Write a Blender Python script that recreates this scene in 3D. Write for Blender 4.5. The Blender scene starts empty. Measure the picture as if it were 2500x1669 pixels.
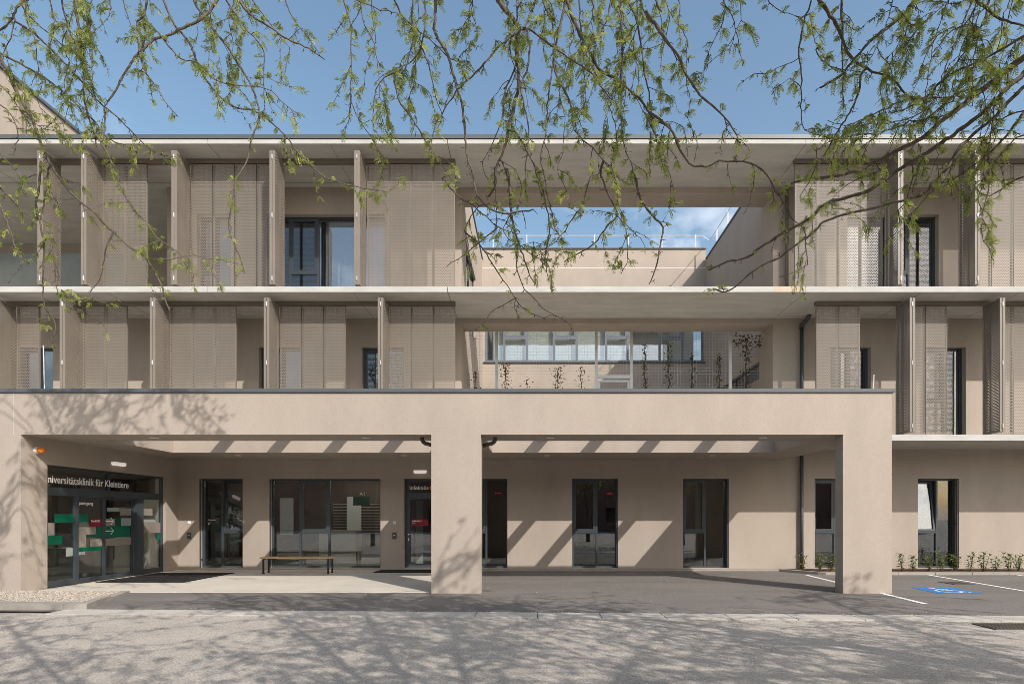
import bpy, math, random
from mathutils import Vector, Matrix
random.seed(11)
R = math.radians
scn = bpy.context.scene
COL = scn.collection

# ------------------------------------------------------------------ camera
F = 1400.0                       # focal length in photo pixels (2500 wide)
VX, VY, EYE = 1306.0, 1262.0, 1.57
cam = bpy.data.cameras.new("camera")
cam.sensor_width = 36.0
cam.lens = 36.0 * F / 2500.0
cam.shift_x = (1250.0 - VX) / 2500.0
cam.shift_y = (VY - 834.5) / 2500.0
cam.clip_start = 0.05
cam.clip_end = 2000
camo = bpy.data.objects.new("camera", cam)
camo.location = (0, 0, EYE)
camo.rotation_euler = (R(90), 0, 0)
COL.objects.link(camo)
scn.camera = camo

# ------------------------------------------------------------------ light
SUN = Vector((0.85, -1.06, 1.0)).normalized()       # towards the sun
elev = math.asin(SUN.z)
azim = math.atan2(SUN.x, SUN.y)
sl = bpy.data.lights.new("sun", 'SUN')
sl.energy = 3.6
sl.angle = R(0.53)
sl.color = (1.0, 0.94, 0.865)
so = bpy.data.objects.new("sun", sl)
so.rotation_euler = SUN.to_track_quat('Z', 'Y').to_euler()
so.location = (20, -20, 30)
COL.objects.link(so)

W = bpy.data.worlds.new("World")
scn.world = W
W.use_nodes = True
nt = W.node_tree
nt.nodes.clear()
out = nt.nodes.new('ShaderNodeOutputWorld')
bg = nt.nodes.new('ShaderNodeBackground')
sky = nt.nodes.new('ShaderNodeTexSky')
sky.sky_type = 'NISHITA'
sky.sun_disc = False
sky.sun_elevation = elev
sky.sun_rotation = azim
sky.altitude = 300
sky.air_density = 1.35
sky.dust_density = 3.2
sky.ozone_density = 1.3
bg.inputs['Strength'].default_value = 0.15
tc = nt.nodes.new('ShaderNodeTexCoord')
mp = nt.nodes.new('ShaderNodeMapping')
mp.inputs['Scale'].default_value = (1, 1, 1.7)
mp.inputs['Location'].default_value = (0.63, 0.2, 0.35)
nz = nt.nodes.new('ShaderNodeTexNoise')
nz.inputs['Scale'].default_value = 5.2
nz.inputs['Detail'].default_value = 7
nz.inputs['Roughness'].default_value = 0.58
rp = nt.nodes.new('ShaderNodeValToRGB')
rp.color_ramp.elements[0].position = 0.50
rp.color_ramp.elements[1].position = 0.66
sep = nt.nodes.new('ShaderNodeSeparateXYZ')
mr = nt.nodes.new('ShaderNodeMapRange')        # clouds only low over the horizon
mr.inputs['From Min'].default_value = 0.40
mr.inputs['From Max'].default_value = 0.50
mr.inputs['To Min'].default_value = 0.85
mr.inputs['To Max'].default_value = 0.0
mul = nt.nodes.new('ShaderNodeMath'); mul.operation = 'MULTIPLY'
mx = nt.nodes.new('ShaderNodeMixRGB')
mx.inputs['Color2'].default_value = (7.2, 7.4, 7.8, 1)
hs = nt.nodes.new('ShaderNodeHueSaturation')
hs.inputs['Saturation'].default_value = 1.03
hs.inputs['Value'].default_value = 1.0
hs.inputs['Hue'].default_value = 0.493
L = nt.links.new
L(tc.outputs['Generated'], mp.inputs['Vector'])
L(mp.outputs['Vector'], nz.inputs['Vector'])
L(nz.outputs['Fac'], rp.inputs['Fac'])
L(tc.outputs['Generated'], sep.inputs['Vector'])
L(sep.outputs['Z'], mr.inputs['Value'])
L(rp.outputs['Color'], mul.inputs[0])
L(mr.outputs['Result'], mul.inputs[1])
L(mul.outputs['Value'], mx.inputs['Fac'])
L(sky.outputs['Color'], hs.inputs['Color'])
L(hs.outputs['Color'], mx.inputs['Color1'])
L(mx.outputs['Color'], bg.inputs['Color'])
L(bg.outputs['Background'], out.inputs['Surface'])

scn.view_settings.view_transform = 'Standard'
scn.view_settings.look = 'None'
scn.view_settings.exposure = 0.38
scn.view_settings.gamma = 1.0
scn.view_settings.use_curve_mapping = False
scn.render.engine = 'CYCLES'
scn.cycles.max_bounces = 8
scn.cycles.transparent_max_bounces = 24
scn.cycles.use_denoising = True
scn.cycles.denoising_prefilter = 'NONE'
scn.cycles.filter_width = 0.8
scn.cycles.use_adaptive_sampling = False
scn.cycles.sample_clamp_indirect = 4

# ------------------------------------------------------------------ helpers
def at(px, py, Y):
    s = F / Y
    return Vector(((px - VX) / s, Y, EYE - (py - VY) / s))

def in_frame(p, m=25):
    if p[1] < 0.3:
        return False
    s = F / p[1]
    x = VX + p[0] * s
    y = VY - (p[2] - EYE) * s
    return -m < x < 2500 + m and -m < y < 1669 + m

ROOT = {}                        # world offset of every parent

class MB:
    def __init__(self):
        self.v = []; self.f = []
    def quad(self, *p):
        n = len(self.v); self.v += [tuple(q) for q in p]; self.f.append(tuple(range(n, n + len(p))))
    def box(self, x0, x1, y0, y1, z0, z1):
        n = len(self.v)
        self.v += [(x0,y0,z0),(x1,y0,z0),(x1,y1,z0),(x0,y1,z0),(x0,y0,z1),(x1,y0,z1),(x1,y1,z1),(x0,y1,z1)]
        for q in ((0,3,2,1),(4,5,6,7),(0,1,5,4),(1,2,6,5),(2,3,7,6),(3,0,4,7)):
            self.f.append(tuple(n + i for i in q))
    def prism(self, poly, z0, z1):
        n = len(self.v); k = len(poly)
        self.v += [(p[0], p[1], z0) for p in poly] + [(p[0], p[1], z1) for p in poly]
        self.f.append(tuple(n + i for i in reversed(range(k))))
        self.f.append(tuple(n + k + i for i in range(k)))
        for i in range(k):
            j = (i + 1) % k
            self.f.append((n+i, n+j, n+k+j, n+k+i))
    def sheet(self, poly, z):
        self.quad(*[(p[0], p[1], z) for p in poly])
    def tube(self, pts, rad, sides=6, cap=True):
        pts = [Vector(p) for p in pts]
        if not isinstance(rad, (list, tuple)): rad = [rad] * len(pts)
        n0 = len(self.v)
        up = Vector((0.13, 0.31, 0.94))
        for i, p in enumerate(pts):
            d = (pts[min(i+1, len(pts)-1)] - pts[max(i-1, 0)])
            if d.length < 1e-7: d = Vector((0,0,1))
            d.normalize()
            a = d.cross(up)
            if a.length < 0.05: a = d.cross(Vector((1,0,0)))
            a.normalize(); b = d.cross(a)
            for k in range(sides):
                t = 2*math.pi*k/sides
                self.v.append(tuple(p + (a*math.cos(t) + b*math.sin(t))*rad[i]))
        for i in range(len(pts)-1):
            for k in range(sides):
                k2 = (k+1) % sides
                self.f.append((n0+i*sides+k, n0+i*sides+k2, n0+(i+1)*sides+k2, n0+(i+1)*sides+k))
        if cap:
            self.f.append(tuple(n0 + k for k in reversed(range(sides))))
            self.f.append(tuple(n0 + (len(pts)-1)*sides + k for k in range(sides)))
    def build(self, name, mat, parent=None, smooth=False, off=None, bevel=0):
        o0 = ROOT.get(parent.name, Vector((0,0,0))) if parent else Vector((0,0,0))
        if off is not None: o0 = Vector(off)
        me = bpy.data.meshes.new(name)
        me.from_pydata([(x-o0[0], y-o0[1], z-o0[2]) for x, y, z in self.v], [], self.f)
        me.materials.append(mat)
        if smooth:
            for p in me.polygons: p.use_smooth = True
        o = bpy.data.objects.new(name, me)
        COL.objects.link(o)
        if parent:
            o.parent = parent
        ROOT[o.name] = Vector(o0)
        if bevel:
            m = o.modifiers.new('bevel', 'BEVEL'); m.width = bevel; m.segments = 2; m.limit_method = 'ANGLE'
        return o

def tag(o, label, cat, group=None):
    o['label'] = label; o['category'] = cat
    if group: o['group'] = group
    return o
def thing(name, label, cat, loc=(0,0,0), group=None):
    o = bpy.data.objects.new(name, None)
    o.empty_display_size = 0.2
    COL.objects.link(o); o.location = loc
    ROOT[o.name] = Vector(loc)
    return tag(o, label, cat, group)
def struct(o, kind='structure'):
    o['kind'] = kind
    return o

# ------------------------------------------------------------------ materials
def mat(name, col, rough=0.8, var=0.0, vscale=2.0, bump=0.0, bscale=60.0, metal=0.0, spec=0.3, col2=None, detail=5, stretch=None, fine=0.0, fscale=150.):
    m = bpy.data.materials.new(name); m.use_nodes = True
    t = m.node_tree; b = t.nodes['Principled BSDF']
    b.inputs['Roughness'].default_value = rough
    b.inputs['Metallic'].default_value = metal
    b.inputs['Specular IOR Level'].default_value = spec
    b.inputs['Base Color'].default_value = (*col, 1)
    g = t.nodes.new('ShaderNodeNewGeometry')
    src = g.outputs['Position']
    if stretch:
        mpn = t.nodes.new('ShaderNodeMapping'); mpn.inputs['Scale'].default_value = stretch
        t.links.new(src, mpn.inputs['Vector']); src2 = mpn.outputs['Vector']
    else: src2 = src
    last = None
    if var or col2:
        n = t.nodes.new('ShaderNodeTexNoise'); n.inputs['Scale'].default_value = vscale; n.inputs['Detail'].default_value = detail
        n.inputs['Roughness'].default_value = 0.6
        t.links.new(src2, n.inputs['Vector'])
        r = t.nodes.new('ShaderNodeValToRGB')
        r.color_ramp.elements[0].position = 0.3; r.color_ramp.elements[1].position = 0.7
        c2 = col2 if col2 else tuple(c*(1+var) for c in col)
        c1 = col if col2 else tuple(c*(1-var) for c in col)
        r.color_ramp.elements[0].color = (*c1, 1); r.color_ramp.elements[1].color = (*c2, 1)
        t.links.new(n.outputs['Fac'], r.inputs['Fac'])
        last = r.outputs['Color']
        t.links.new(last, b.inputs['Base Color'])
    if fine:
        n2 = t.nodes.new('ShaderNodeTexNoise'); n2.inputs['Scale'].default_value = fscale; n2.inputs['Detail'].default_value = 3
        t.links.new(src, n2.inputs['Vector'])
        mrn = t.nodes.new('ShaderNodeMapRange')
        mrn.inputs['From Min'].default_value = 0.3; mrn.inputs['From Max'].default_value = 0.7
        mrn.inputs['To Min'].default_value = 1-fine; mrn.inputs['To Max'].default_value = 1+fine
        t.links.new(n2.outputs['Fac'], mrn.inputs['Value'])
        mm = t.nodes.new('ShaderNodeMixRGB'); mm.blend_type = 'MULTIPLY'; mm.inputs['Fac'].default_value = 1
        if last is not None: t.links.new(last, mm.inputs['Color1'])
        else: mm.inputs['Color1'].default_value = (*col, 1)
        t.links.new(mrn.outputs['Result'], mm.inputs['Color2'])
        last = mm.outputs['Color']
        t.links.new(last, b.inputs['Base Color'])
    if bump:
        n3 = t.nodes.new('ShaderNodeTexNoise'); n3.inputs['Scale'].default_value = bscale; n3.inputs['Detail'].default_value = 4
        t.links.new(src, n3.inputs['Vector'])
        bp = t.nodes.new('ShaderNodeBump'); bp.inputs['Strength'].default_value = bump; bp.inputs['Distance'].default_value = 0.01
        t.links.new(n3.outputs['Fac'], bp.inputs['Height'])
        t.links.new(bp.outputs['Normal'], b.inputs['Normal'])
    return m

def emis(name, col, s):
    m = mat(name, col, 0.5)
    b = m.node_tree.nodes['Principled BSDF']
    b.inputs['Emission Color'].default_value = (*col, 1); b.inputs['Emission Strength'].default_value = s
    m.cycles.emission_sampling = 'NONE'
    return m

def glass(name, tint, ior, rough=0.0):
    m = bpy.data.materials.new(name); m.use_nodes = True
    t = m.node_tree; t.nodes.clear()
    o = t.nodes.new('ShaderNodeOutputMaterial'); mixn = t.nodes.new('ShaderNodeMixShader')
    tr = t.nodes.new('ShaderNodeBsdfTransparent'); tr.inputs['Color'].default_value = (*tint, 1)
    gl = t.nodes.new('ShaderNodeBsdfGlossy'); gl.inputs['Roughness'].default_value = rough
    gl.inputs['Color'].default_value = (0.93, 0.96, 1.0, 1)
    f0 = ((ior-1)/(ior+1))**2
    lw = t.nodes.new('ShaderNodeLayerWeight'); lw.inputs['Blend'].default_value = 0.5
    pw = t.nodes.new('ShaderNodeMath'); pw.operation = 'POWER'; pw.inputs[1].default_value = 5
    fr = t.nodes.new('ShaderNodeMath'); fr.operation = 'MULTIPLY_ADD'; fr.inputs[1].default_value = 1-f0; fr.inputs[2].default_value = f0
    t.links.new(lw.outputs['Facing'], pw.inputs[0]); t.links.new(pw.outputs['Value'], fr.inputs[0])
    g = t.nodes.new('ShaderNodeNewGeometry'); n = t.nodes.new('ShaderNodeTexNoise'); n.inputs['Scale'].default_value = 1.3
    n.inputs['Detail'].default_value = 1
    bp = t.nodes.new('ShaderNodeBump'); bp.inputs['Strength'].default_value = 0.02; bp.inputs['Distance'].default_value = 0.05
    t.links.new(g.outputs['Position'], n.inputs['Vector']); t.links.new(n.outputs['Fac'], bp.inputs['Height'])
    t.links.new(bp.outputs['Normal'], gl.inputs['Normal'])
    t.links.new(fr.outputs['Value'], mixn.inputs['Fac'])
    t.links.new(tr.outputs['BSDF'], mixn.inputs[1]); t.links.new(gl.outputs['BSDF'], mixn.inputs[2])
    t.links.new(mixn.outputs['Shader'], o.inputs['Surface'])
    return m

def leafmat(name, c1, c2):
    m = bpy.data.materials.new(name); m.use_nodes = True
    t = m.node_tree; t.nodes.clear()
    o = t.nodes.new('ShaderNodeOutputMaterial'); mixn = t.nodes.new('ShaderNodeMixShader')
    d = t.nodes.new('ShaderNodeBsdfPrincipled'); d.inputs['Roughness'].default_value = 0.55; d.inputs['Specular IOR Level'].default_value = 0.25
    tl = t.nodes.new('ShaderNodeBsdfTranslucent')
    g = t.nodes.new('ShaderNodeNewGeometry'); n = t.nodes.new('ShaderNodeTexNoise'); n.inputs['Scale'].default_value = 6; n.inputs['Detail'].default_value = 3
    r = t.nodes.new('ShaderNodeValToRGB')
    r.color_ramp.elements[0].position = 0.35; r.color_ramp.elements[1].position = 0.65
    r.color_ramp.elements[0].color = (*c1, 1); r.color_ramp.elements[1].color = (*c2, 1)
    t.links.new(g.outputs['Position'], n.inputs['Vector']); t.links.new(n.outputs['Fac'], r.inputs['Fac'])
    t.links.new(r.outputs['Color'], d.inputs['Base Color']); t.links.new(r.outputs['Color'], tl.inputs['Color'])
    mixn.inputs['Fac'].default_value = 0.45
    t.links.new(d.outputs['BSDF'], mixn.inputs[1]); t.links.new(tl.outputs['BSDF'], mixn.inputs[2])
    t.links.new(mixn.outputs['Shader'], o.inputs['Surface'])
    return m

M = {}
M['plaster'] = mat('tan plaster', (0.372, 0.321, 0.275), 0.92, var=0.075, vscale=1.1, stretch=(1,1,0.38), bump=0.25, bscale=90, spec=0.15, fine=0.05, fscale=60)
M['concrete'] = mat('grey exposed concrete', (0.49, 0.47, 0.43), 0.85, var=0.13, vscale=1.4, bump=0.15, bscale=40, spec=0.2, stretch=(0.6, 2.5, 2.0), fine=0.05, fscale=30)
M['paving'] = mat('pale concrete paving', (0.50, 0.465, 0.41), 0.9, var=0.08, vscale=1.1, bump=0.2, bscale=120, spec=0.2, fine=0.06, fscale=140)
M['kerbstone'] = mat('kerb concrete', (0.30, 0.275, 0.245), 0.9, var=0.14, vscale=2.2, bump=0.3, bscale=120, spec=0.2, fine=0.08, fscale=140)
M['asphalt'] = mat('new dark asphalt', (0.165, 0.151, 0.138), 0.85, var=0.15, vscale=0.55, stretch=(0.5,1.6,1), bump=0.5, bscale=120, spec=0.25, fine=0.30, fscale=60)
M['road'] = mat('worn grey asphalt', (0.40, 0.357, 0.312), 0.9, var=0.11, vscale=0.7, bump=0.6, bscale=110, spec=0.2, fine=0.30, fscale=52)
M['flushkerb'] = mat('pale kerb concrete', (0.44, 0.41, 0.365), 0.9, var=0.12, vscale=2.2, bump=0.3, bscale=120, spec=0.2, fine=0.08, fscale=90)
M['soil'] = mat('soil', (0.09, 0.06, 0.042), 0.95, var=0.3, vscale=9, bump=0.8, bscale=40)
M['roofgravel'] = mat('pale roof gravel', (0.55, 0.52, 0.47), 0.95, var=0.2, vscale=20)
M['gravel'] = mat('gravel base', (0.26, 0.22, 0.175), 0.9, var=0.4, vscale=30, bump=1.0, bscale=45)
M['pebble'] = mat('pebble', (0.17, 0.14, 0.11), 0.85, col2=(0.50, 0.45, 0.38), vscale=17)
M['panel'] = mat('tan coated perforated metal', (0.200, 0.174, 0.147), 0.5, var=0.07, vscale=1.5, spec=0.35)
M['track'] = mat('brown grey track metal', (0.16, 0.135, 0.11), 0.5)
M['steel'] = mat('bright steel', (0.75, 0.74, 0.72), 0.3, metal=0.9)
M['galv'] = mat('galvanised steel', (0.48, 0.50, 0.51), 0.45, metal=0.35, var=0.08, vscale=6)
M['anthracite'] = mat('anthracite frame metal', (0.045, 0.056, 0.066), 0.4, spec=0.45)
M['coping'] = mat('dark grey coping metal', (0.085, 0.095, 0.102), 0.45, spec=0.45, var=0.06, vscale=2)
M['frameblue'] = mat('grey blue frame metal', (0.13, 0.15, 0.18), 0.4, spec=0.4)
M['black'] = mat('black joint', (0.012, 0.012, 0.012), 0.9)
M['seam'] = mat('dark joint', (0.12, 0.105, 0.09), 0.9)
M['white'] = mat('white lettering', (0.80, 0.80, 0.78), 0.6)
M['paint'] = mat('white road paint', (0.72, 0.72, 0.70), 0.7, var=0.07, vscale=14, fine=0.08)
M['blue'] = mat('blue road paint', (0.035, 0.20, 0.52), 0.7, var=0.12, vscale=10, fine=0.08)
M['red'] = mat('dark red film', (0.22, 0.012, 0.03), 0.5)
M['green'] = mat('green film', (0.0, 0.115, 0.064), 0.5)
M['darkgreen'] = mat('dark green film', (0.006, 0.06, 0.036), 0.5)
M['beige'] = mat('beige film', (0.25, 0.22, 0.19), 0.6)
M['greyfilm'] = mat('frosted film', (0.28, 0.32, 0.30), 0.6)
M['orange'] = mat('orange plastic', (0.72, 0.21, 0.015), 0.4)
M['plastic'] = mat('white plastic', (0.72, 0.71, 0.68), 0.5)
M['greyplastic'] = mat('dark grey plastic', (0.08, 0.08, 0.08), 0.5)
M['wood'] = mat('oiled oak', (0.42, 0.26, 0.13), 0.55, col2=(0.54, 0.36, 0.19), vscale=9, stretch=(0.5, 9, 9))
M['blacksteel'] = mat('black steel', (0.02, 0.02, 0.022), 0.45)
M['mat'] = mat('black doormat', (0.018, 0.017, 0.017), 0.98, bump=0.8, bscale=200, fine=0.3)
M['intwall'] = mat('interior wall', (0.34, 0.315, 0.29), 0.85, var=0.1, vscale=0.8)
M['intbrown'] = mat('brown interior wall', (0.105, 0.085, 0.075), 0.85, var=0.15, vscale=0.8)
M['intfloor'] = mat('interior floor', (0.20, 0.19, 0.175), 0.35)
M['intceil'] = mat('interior ceiling', (0.30, 0.29, 0.27), 0.9)
M['upint'] = mat('upper interior wall', (0.24, 0.245, 0.25), 0.9)
M['lampglow'] = emis('ceiling lamp glow', (1.0, 0.88, 0.66), 24.0)
M['led'] = emis('red led', (1.0, 0.03, 0.06), 0.22)
M['lampwhite'] = emis('lamp cover with added glow', (1.0, 0.93, 0.84), 0.30)  # faint glow added so the unlit white cover stays bright in shade
M['bark'] = mat('bark', (0.068, 0.054, 0.043), 0.9, col2=(0.15, 0.122, 0.095), vscale=25, bump=0.5, bscale=90)
M['twig'] = mat('twig', (0.075, 0.052, 0.036), 0.85)
M['leaf'] = leafmat('locust leaf', (0.20, 0.255, 0.05), (0.50, 0.54, 0.15))
M['laurel'] = leafmat('laurel leaf', (0.12, 0.16, 0.045), (0.27, 0.32, 0.09))
M['ivy'] = leafmat('climber leaf', (0.05, 0.06, 0.02), (0.13, 0.12, 0.045))
M['brick'] = mat('dark red facade', (0.20, 0.11, 0.09), 0.9, var=0.2, vscale=2)
M['blind'] = mat('grey roller blind', (0.52, 0.54, 0.57), 0.9)
M['cream'] = mat('cream backing', (0.74, 0.74, 0.66), 0.8)
M['glass'] = glass('clear window glass', (0.84, 0.88, 0.88), 1.95)
M['glassup'] = glass('coated window glass', (0.78, 0.82, 0.86), 2.35)
M['glasscourt'] = glass('court window glass', (0.82, 0.85, 0.86), 2.6)
M['balglass'] = glass('balustrade glass', (0.86, 0.91, 0.88), 1.5)

for k_, under in (('paint', (0.20, 0.18, 0.16)), ('blue', (0.12, 0.16, 0.22))):
    for n_ in M[k_].node_tree.nodes:
        if n_.type == 'VALTORGB':
            n_.color_ramp.elements[0].position = 0.56; n_.color_ramp.elements[1].position = 0.66
            n_.color_ramp.elements[1].color = (*under, 1)
        if n_.type == 'TEX_NOISE' and n_.inputs['Detail'].default_value == 5: n_.inputs['Scale'].default_value = 16; n_.inputs['Detail'].default_value = 9; n_.inputs['Roughness'].default_value = .75
# rust stain on the slab edge: a stain with a shape of its own
def slab_edge_mat():
    m = mat('white slab edge', (0.43, 0.425, 0.405), 0.8, var=0.10, vscale=1.7, stretch=(1, 1, 3), fine=0.04)
    t = m.node_tree; b = t.nodes['Principled BSDF']
    base = b.inputs['Base Color'].links[0].from_socket
    g = t.nodes.new('ShaderNodeNewGeometry'); s = t.nodes.new('ShaderNodeSeparateXYZ')
    t.links.new(g.outputs['Position'], s.inputs['Vector'])
    a = t.nodes.new('ShaderNodeMapRange'); a.inputs['From Min'].default_value = 6.25; a.inputs['From Max'].default_value = 6.35
    c = t.nodes.new('ShaderNodeMapRange'); c.inputs['From Min'].default_value = 7.12; c.inputs['From Max'].default_value = 7.0
    t.links.new(s.outputs['X'], a.inputs['Value']); t.links.new(s.outputs['X'], c.inputs['Value'])
    zc = t.nodes.new('ShaderNodeMapRange'); zc.inputs['From Min'].default_value = 9.0; zc.inputs['From Max'].default_value = 8.9
    t.links.new(s.outputs['Z'], zc.inputs['Value'])
    n = t.nodes.new('ShaderNodeTexNoise'); n.inputs['Scale'].default_value = 7
    mpn = t.nodes.new('ShaderNodeMapping'); mpn.inputs['Scale'].default_value = (2, 1, 0.3)
    t.links.new(g.outputs['Position'], mpn.inputs['Vector']); t.links.new(mpn.outputs['Vector'], n.inputs['Vector'])
    p = t.nodes.new('ShaderNodeMath'); p.operation = 'MULTIPLY'
    q = t.nodes.new('ShaderNodeMath'); q.operation = 'MULTIPLY'
    u = t.nodes.new('ShaderNodeMath'); u.operation = 'MULTIPLY'
    t.links.new(a.outputs['Result'], p.inputs[0]); t.links.new(c.outputs['Result'], p.inputs[1])
    t.links.new(p.outputs['Value'], q.inputs[0]); t.links.new(n.outputs['Fac'], q.inputs[1])
    t.links.new(q.outputs['Value'], u.inputs[0]); t.links.new(zc.outputs['Result'], u.inputs[1])
    mm = t.nodes.new('ShaderNodeMixRGB'); mm.inputs['Color2'].default_value = (0.52, 0.37, 0.20, 1)
    t.links.new(u.outputs['Value'], mm.inputs['Fac']); t.links.new(base, mm.inputs['Color1'])
    t.links.new(mm.outputs['Color'], b.inputs['Base Color'])
    return m
M['slabedge'] = slab_edge_mat()

# ------------------------------------------------------------------ key dimensions
YF = 11.84          # canopy front
YW = 17.07          # facade wall
YS = 15.09          # slab edge
YP = 15.74          # shutter plane
CL, CR = -2.19, 7.09   # court side walls
YB = 23.8           # court back wall
XD = -10.61         # entrance wall
H1t, H1b = 3.747, 3.585
H2t, H2b = 7.64, 7.49
H3t, H3b = 11.50, 11.39
SOF = 3.275

# ------------------------------------------------------------------ ground
m = MB(); m.sheet([(-300,-300),(300,-300),(300,300),(-300,300)], -0.03)
struct(m.build('ground', M['road']))
def kerb_y(x): return 9.42 - 0.047*x*0.9     # rear edge of the flush kerb
m = MB(); m.sheet([(-60,-14),(60,-14),(60,kerb_y(60)-0.40),(-60,kerb_y(-60)-0.40)], -0.006)
struct(m.build('road', M['road']))
m = MB(); m.sheet([(-60,kerb_y(-60)-0.2),(60,kerb_y(60)-0.2),(60,17.0),(-60,17.0)], 0.0)
struct(m.build('forecourt', M['asphalt']))
m = MB()
x = -7.95
while x < 22:
    x1 = x + 0.988
    m.prism([(x, kerb_y(x)-0.46), (x1, kerb_y(x1)-0.46), (x1, kerb_y(x1)), (x, kerb_y(x))], -0.05, 0.010)
    x += 1.0
struct(m.build('flush_kerb', M['flushkerb'], bevel=0.004))
# raised kerb round the gravel bed
m = MB()
x = -24.0
while x < -7.9:
    x1 = min(x + 0.99, -7.82)
    m.prism([(x, 9.72), (x1, 9.72), (x1, 9.97), (x, 9.97)], -0.05, 0.11)
    x += 1.0
m.prism([(-7.815,9.72),(-7.66,9.80),(-8.02,10.85),(-8.17,10.85),(-7.90,9.97),(-7.815,9.97)], -0.05, 0.095)
m.prism([(-8.025,10.86),(-8.36,11.83),(-8.50,11.83),(-8.175,10.86)], -0.05, 0.06)
struct(m.build('raised_kerb', M['kerbstone'], bevel=0.006))
m = MB(); m.sheet([(-24,9.97),(-7.90,9.97),(-8.50,11.84),(-24,11.84)], 0.05)
gb = struct(m.build('gravel_bed', M['gravel']))
m = MB()
def pebble(mb, c, r):
    n = len(mb.v); a = random.random()*6.28
    pts = []
    for i in range(5):
        t = a + i*1.2566
        pts.append((c[0]+math.cos(t)*r*random.uniform(.8,1.2), c[1]+math.sin(t)*r*random.uniform(.8,1.2), c[2]))
    mb.v += pts + [(c[0]+random.uniform(-.3,.3)*r, c[1]+random.uniform(-.3,.3)*r, c[2]+r*random.uniform(.5,1.0))]
    for i in range(5): mb.f.append((n+i, n+(i+1)%5, n+5))
for i in range(9000):
    x = random.uniform(-13.2, -7.95); y = random.uniform(9.99, 11.82)
    if x > -7.95 - (y-9.97)*0.32: continue
    pebble(m, (x, y, 0.045), random.uniform(0.012, 0.032))
struct(m.build('gravel', M['pebble']), 'stuff')
m = MB()
for i in range(1500):
    x = random.uniform(-8, 13); y = random.choice((random.uniform(5.3,16.5), kerb_y(x)-0.5-abs(random.gauss(0,.12)), kerb_y(x)+abs(random.gauss(0,.1))+.02))
    if x < -1.5 and y > 11.8: continue
    pebble(m, (x, y, 0.001 if y > kerb_y(x) else -0.005), random.uniform(0.004, 0.013))
struct(m.build('grit', M['pebble']), 'stuff')
# pale entrance slab, with joints
m = MB()
for (a, b) in ((-10.66, -8.3), (-8.295, -5.2), (-5.195, -1.62)):
    m.box(a, b, 11.95, 14.8, -0.03, 0.012)
    m.box(a, b, 14.805, 17.05, -0.03, 0.012)
struct(m.build('pavement', M['paving']))
m = MB(); m.box(-1.61, 7.2, 16.75, 17.065, -0.03, 0.05)
struct(m.build('plinth_kerb', M['kerbstone']))
# planter at the right
m = MB()
m.prism([(7.05,16.55),(7.75,15.72),(7.9,15.60),(7.9,15.72),(7.83,15.80),(7.2,16.6)], -0.03, 0.075)
x = 7.905
while x < 20:
    m.box(x, x+0.99, 15.60, 15.72, -0.03, 0.072); x += 1.0
struct(m.build('planter_kerb', M['kerbstone'], bevel=0.005))
m = MB(); m.sheet([(7.2,16.6),(7.83,15.72),(20,15.72),(20,17.07),(7.2,17.07)], 0.045)
struct(m.build('planting_soil', M['soil']))
# parking lines and marking
def strip(mb, a, b, w, z):
    a = Vector((*a,0)); b = Vector((*b,0)); d = (b-a).normalized(); n = Vector((-d.y,d.x,0))*w/2
    mb.sheet([a-n, b-n, b+n, a+n], z)
for i, (a, b) in enumerate((((7.38,15.58),(7.08,10.37)), ((10.72,15.58),(10.25,10.3)), ((13.12,15.58),(12.7,10.3)))):
    mm_ = MB(); strip(mm_, a, b, 0.11, 0.004)
    struct(mm_.build('parking_line', M['paint']))
hz = bpy.data.objects
t = thing('accessible_parking_sign', 'blue square with white wheelchair symbol painted on the asphalt bay', 'road marking', (8.8,12.3,0))
# wheelchair symbol drawn from strips on the painted square
bx0, by0, bw, bh = 8.30, 11.80, 0.93, 1.03
sk = -0.09      # painted square slants a little, like the bay lines
def sp(u, v): return (bx0 + u*bw - sk*(v), by0 + v*bh)
mm_ = MB(); mm_.sheet([sp(0,0), sp(1,0), sp(1,1), sp(0,1)], 0.004)
mm_.build('painted_square', M['blue'], t)
mm_ = MB()
def sline(mb, uv, w):
    for (a, b) in zip(uv[:-1], uv[1:]): strip(mb, sp(*a), sp(*b), w, 0.008)
def disc(mb, c, r, z, n=14):
    mb.sheet([(c[0]+r*math.cos(i*6.2832/n), c[1]+r*math.sin(i*6.2832/n)) for i in range(n)], z)
disc(mm_, sp(0.42,0.86), 0.075, 0.008)
sline(mm_, [(0.43,0.74),(0.46,0.46),(0.68,0.45)], 0.06)
sline(mm_, [(0.45,0.62),(0.64,0.61)], 0.05)
sline(mm_, [(0.68,0.45),(0.77,0.17),(0.87,0.20)], 0.06)
arc = [(0.47+0.25*math.cos(a), 0.34+0.24*math.sin(a)) for a in [R(x) for x in range(120, 345, 15)]]
sline(mm_, arc, 0.05)
mm_.build('wheelchair_symbol', M['paint'], t)

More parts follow.
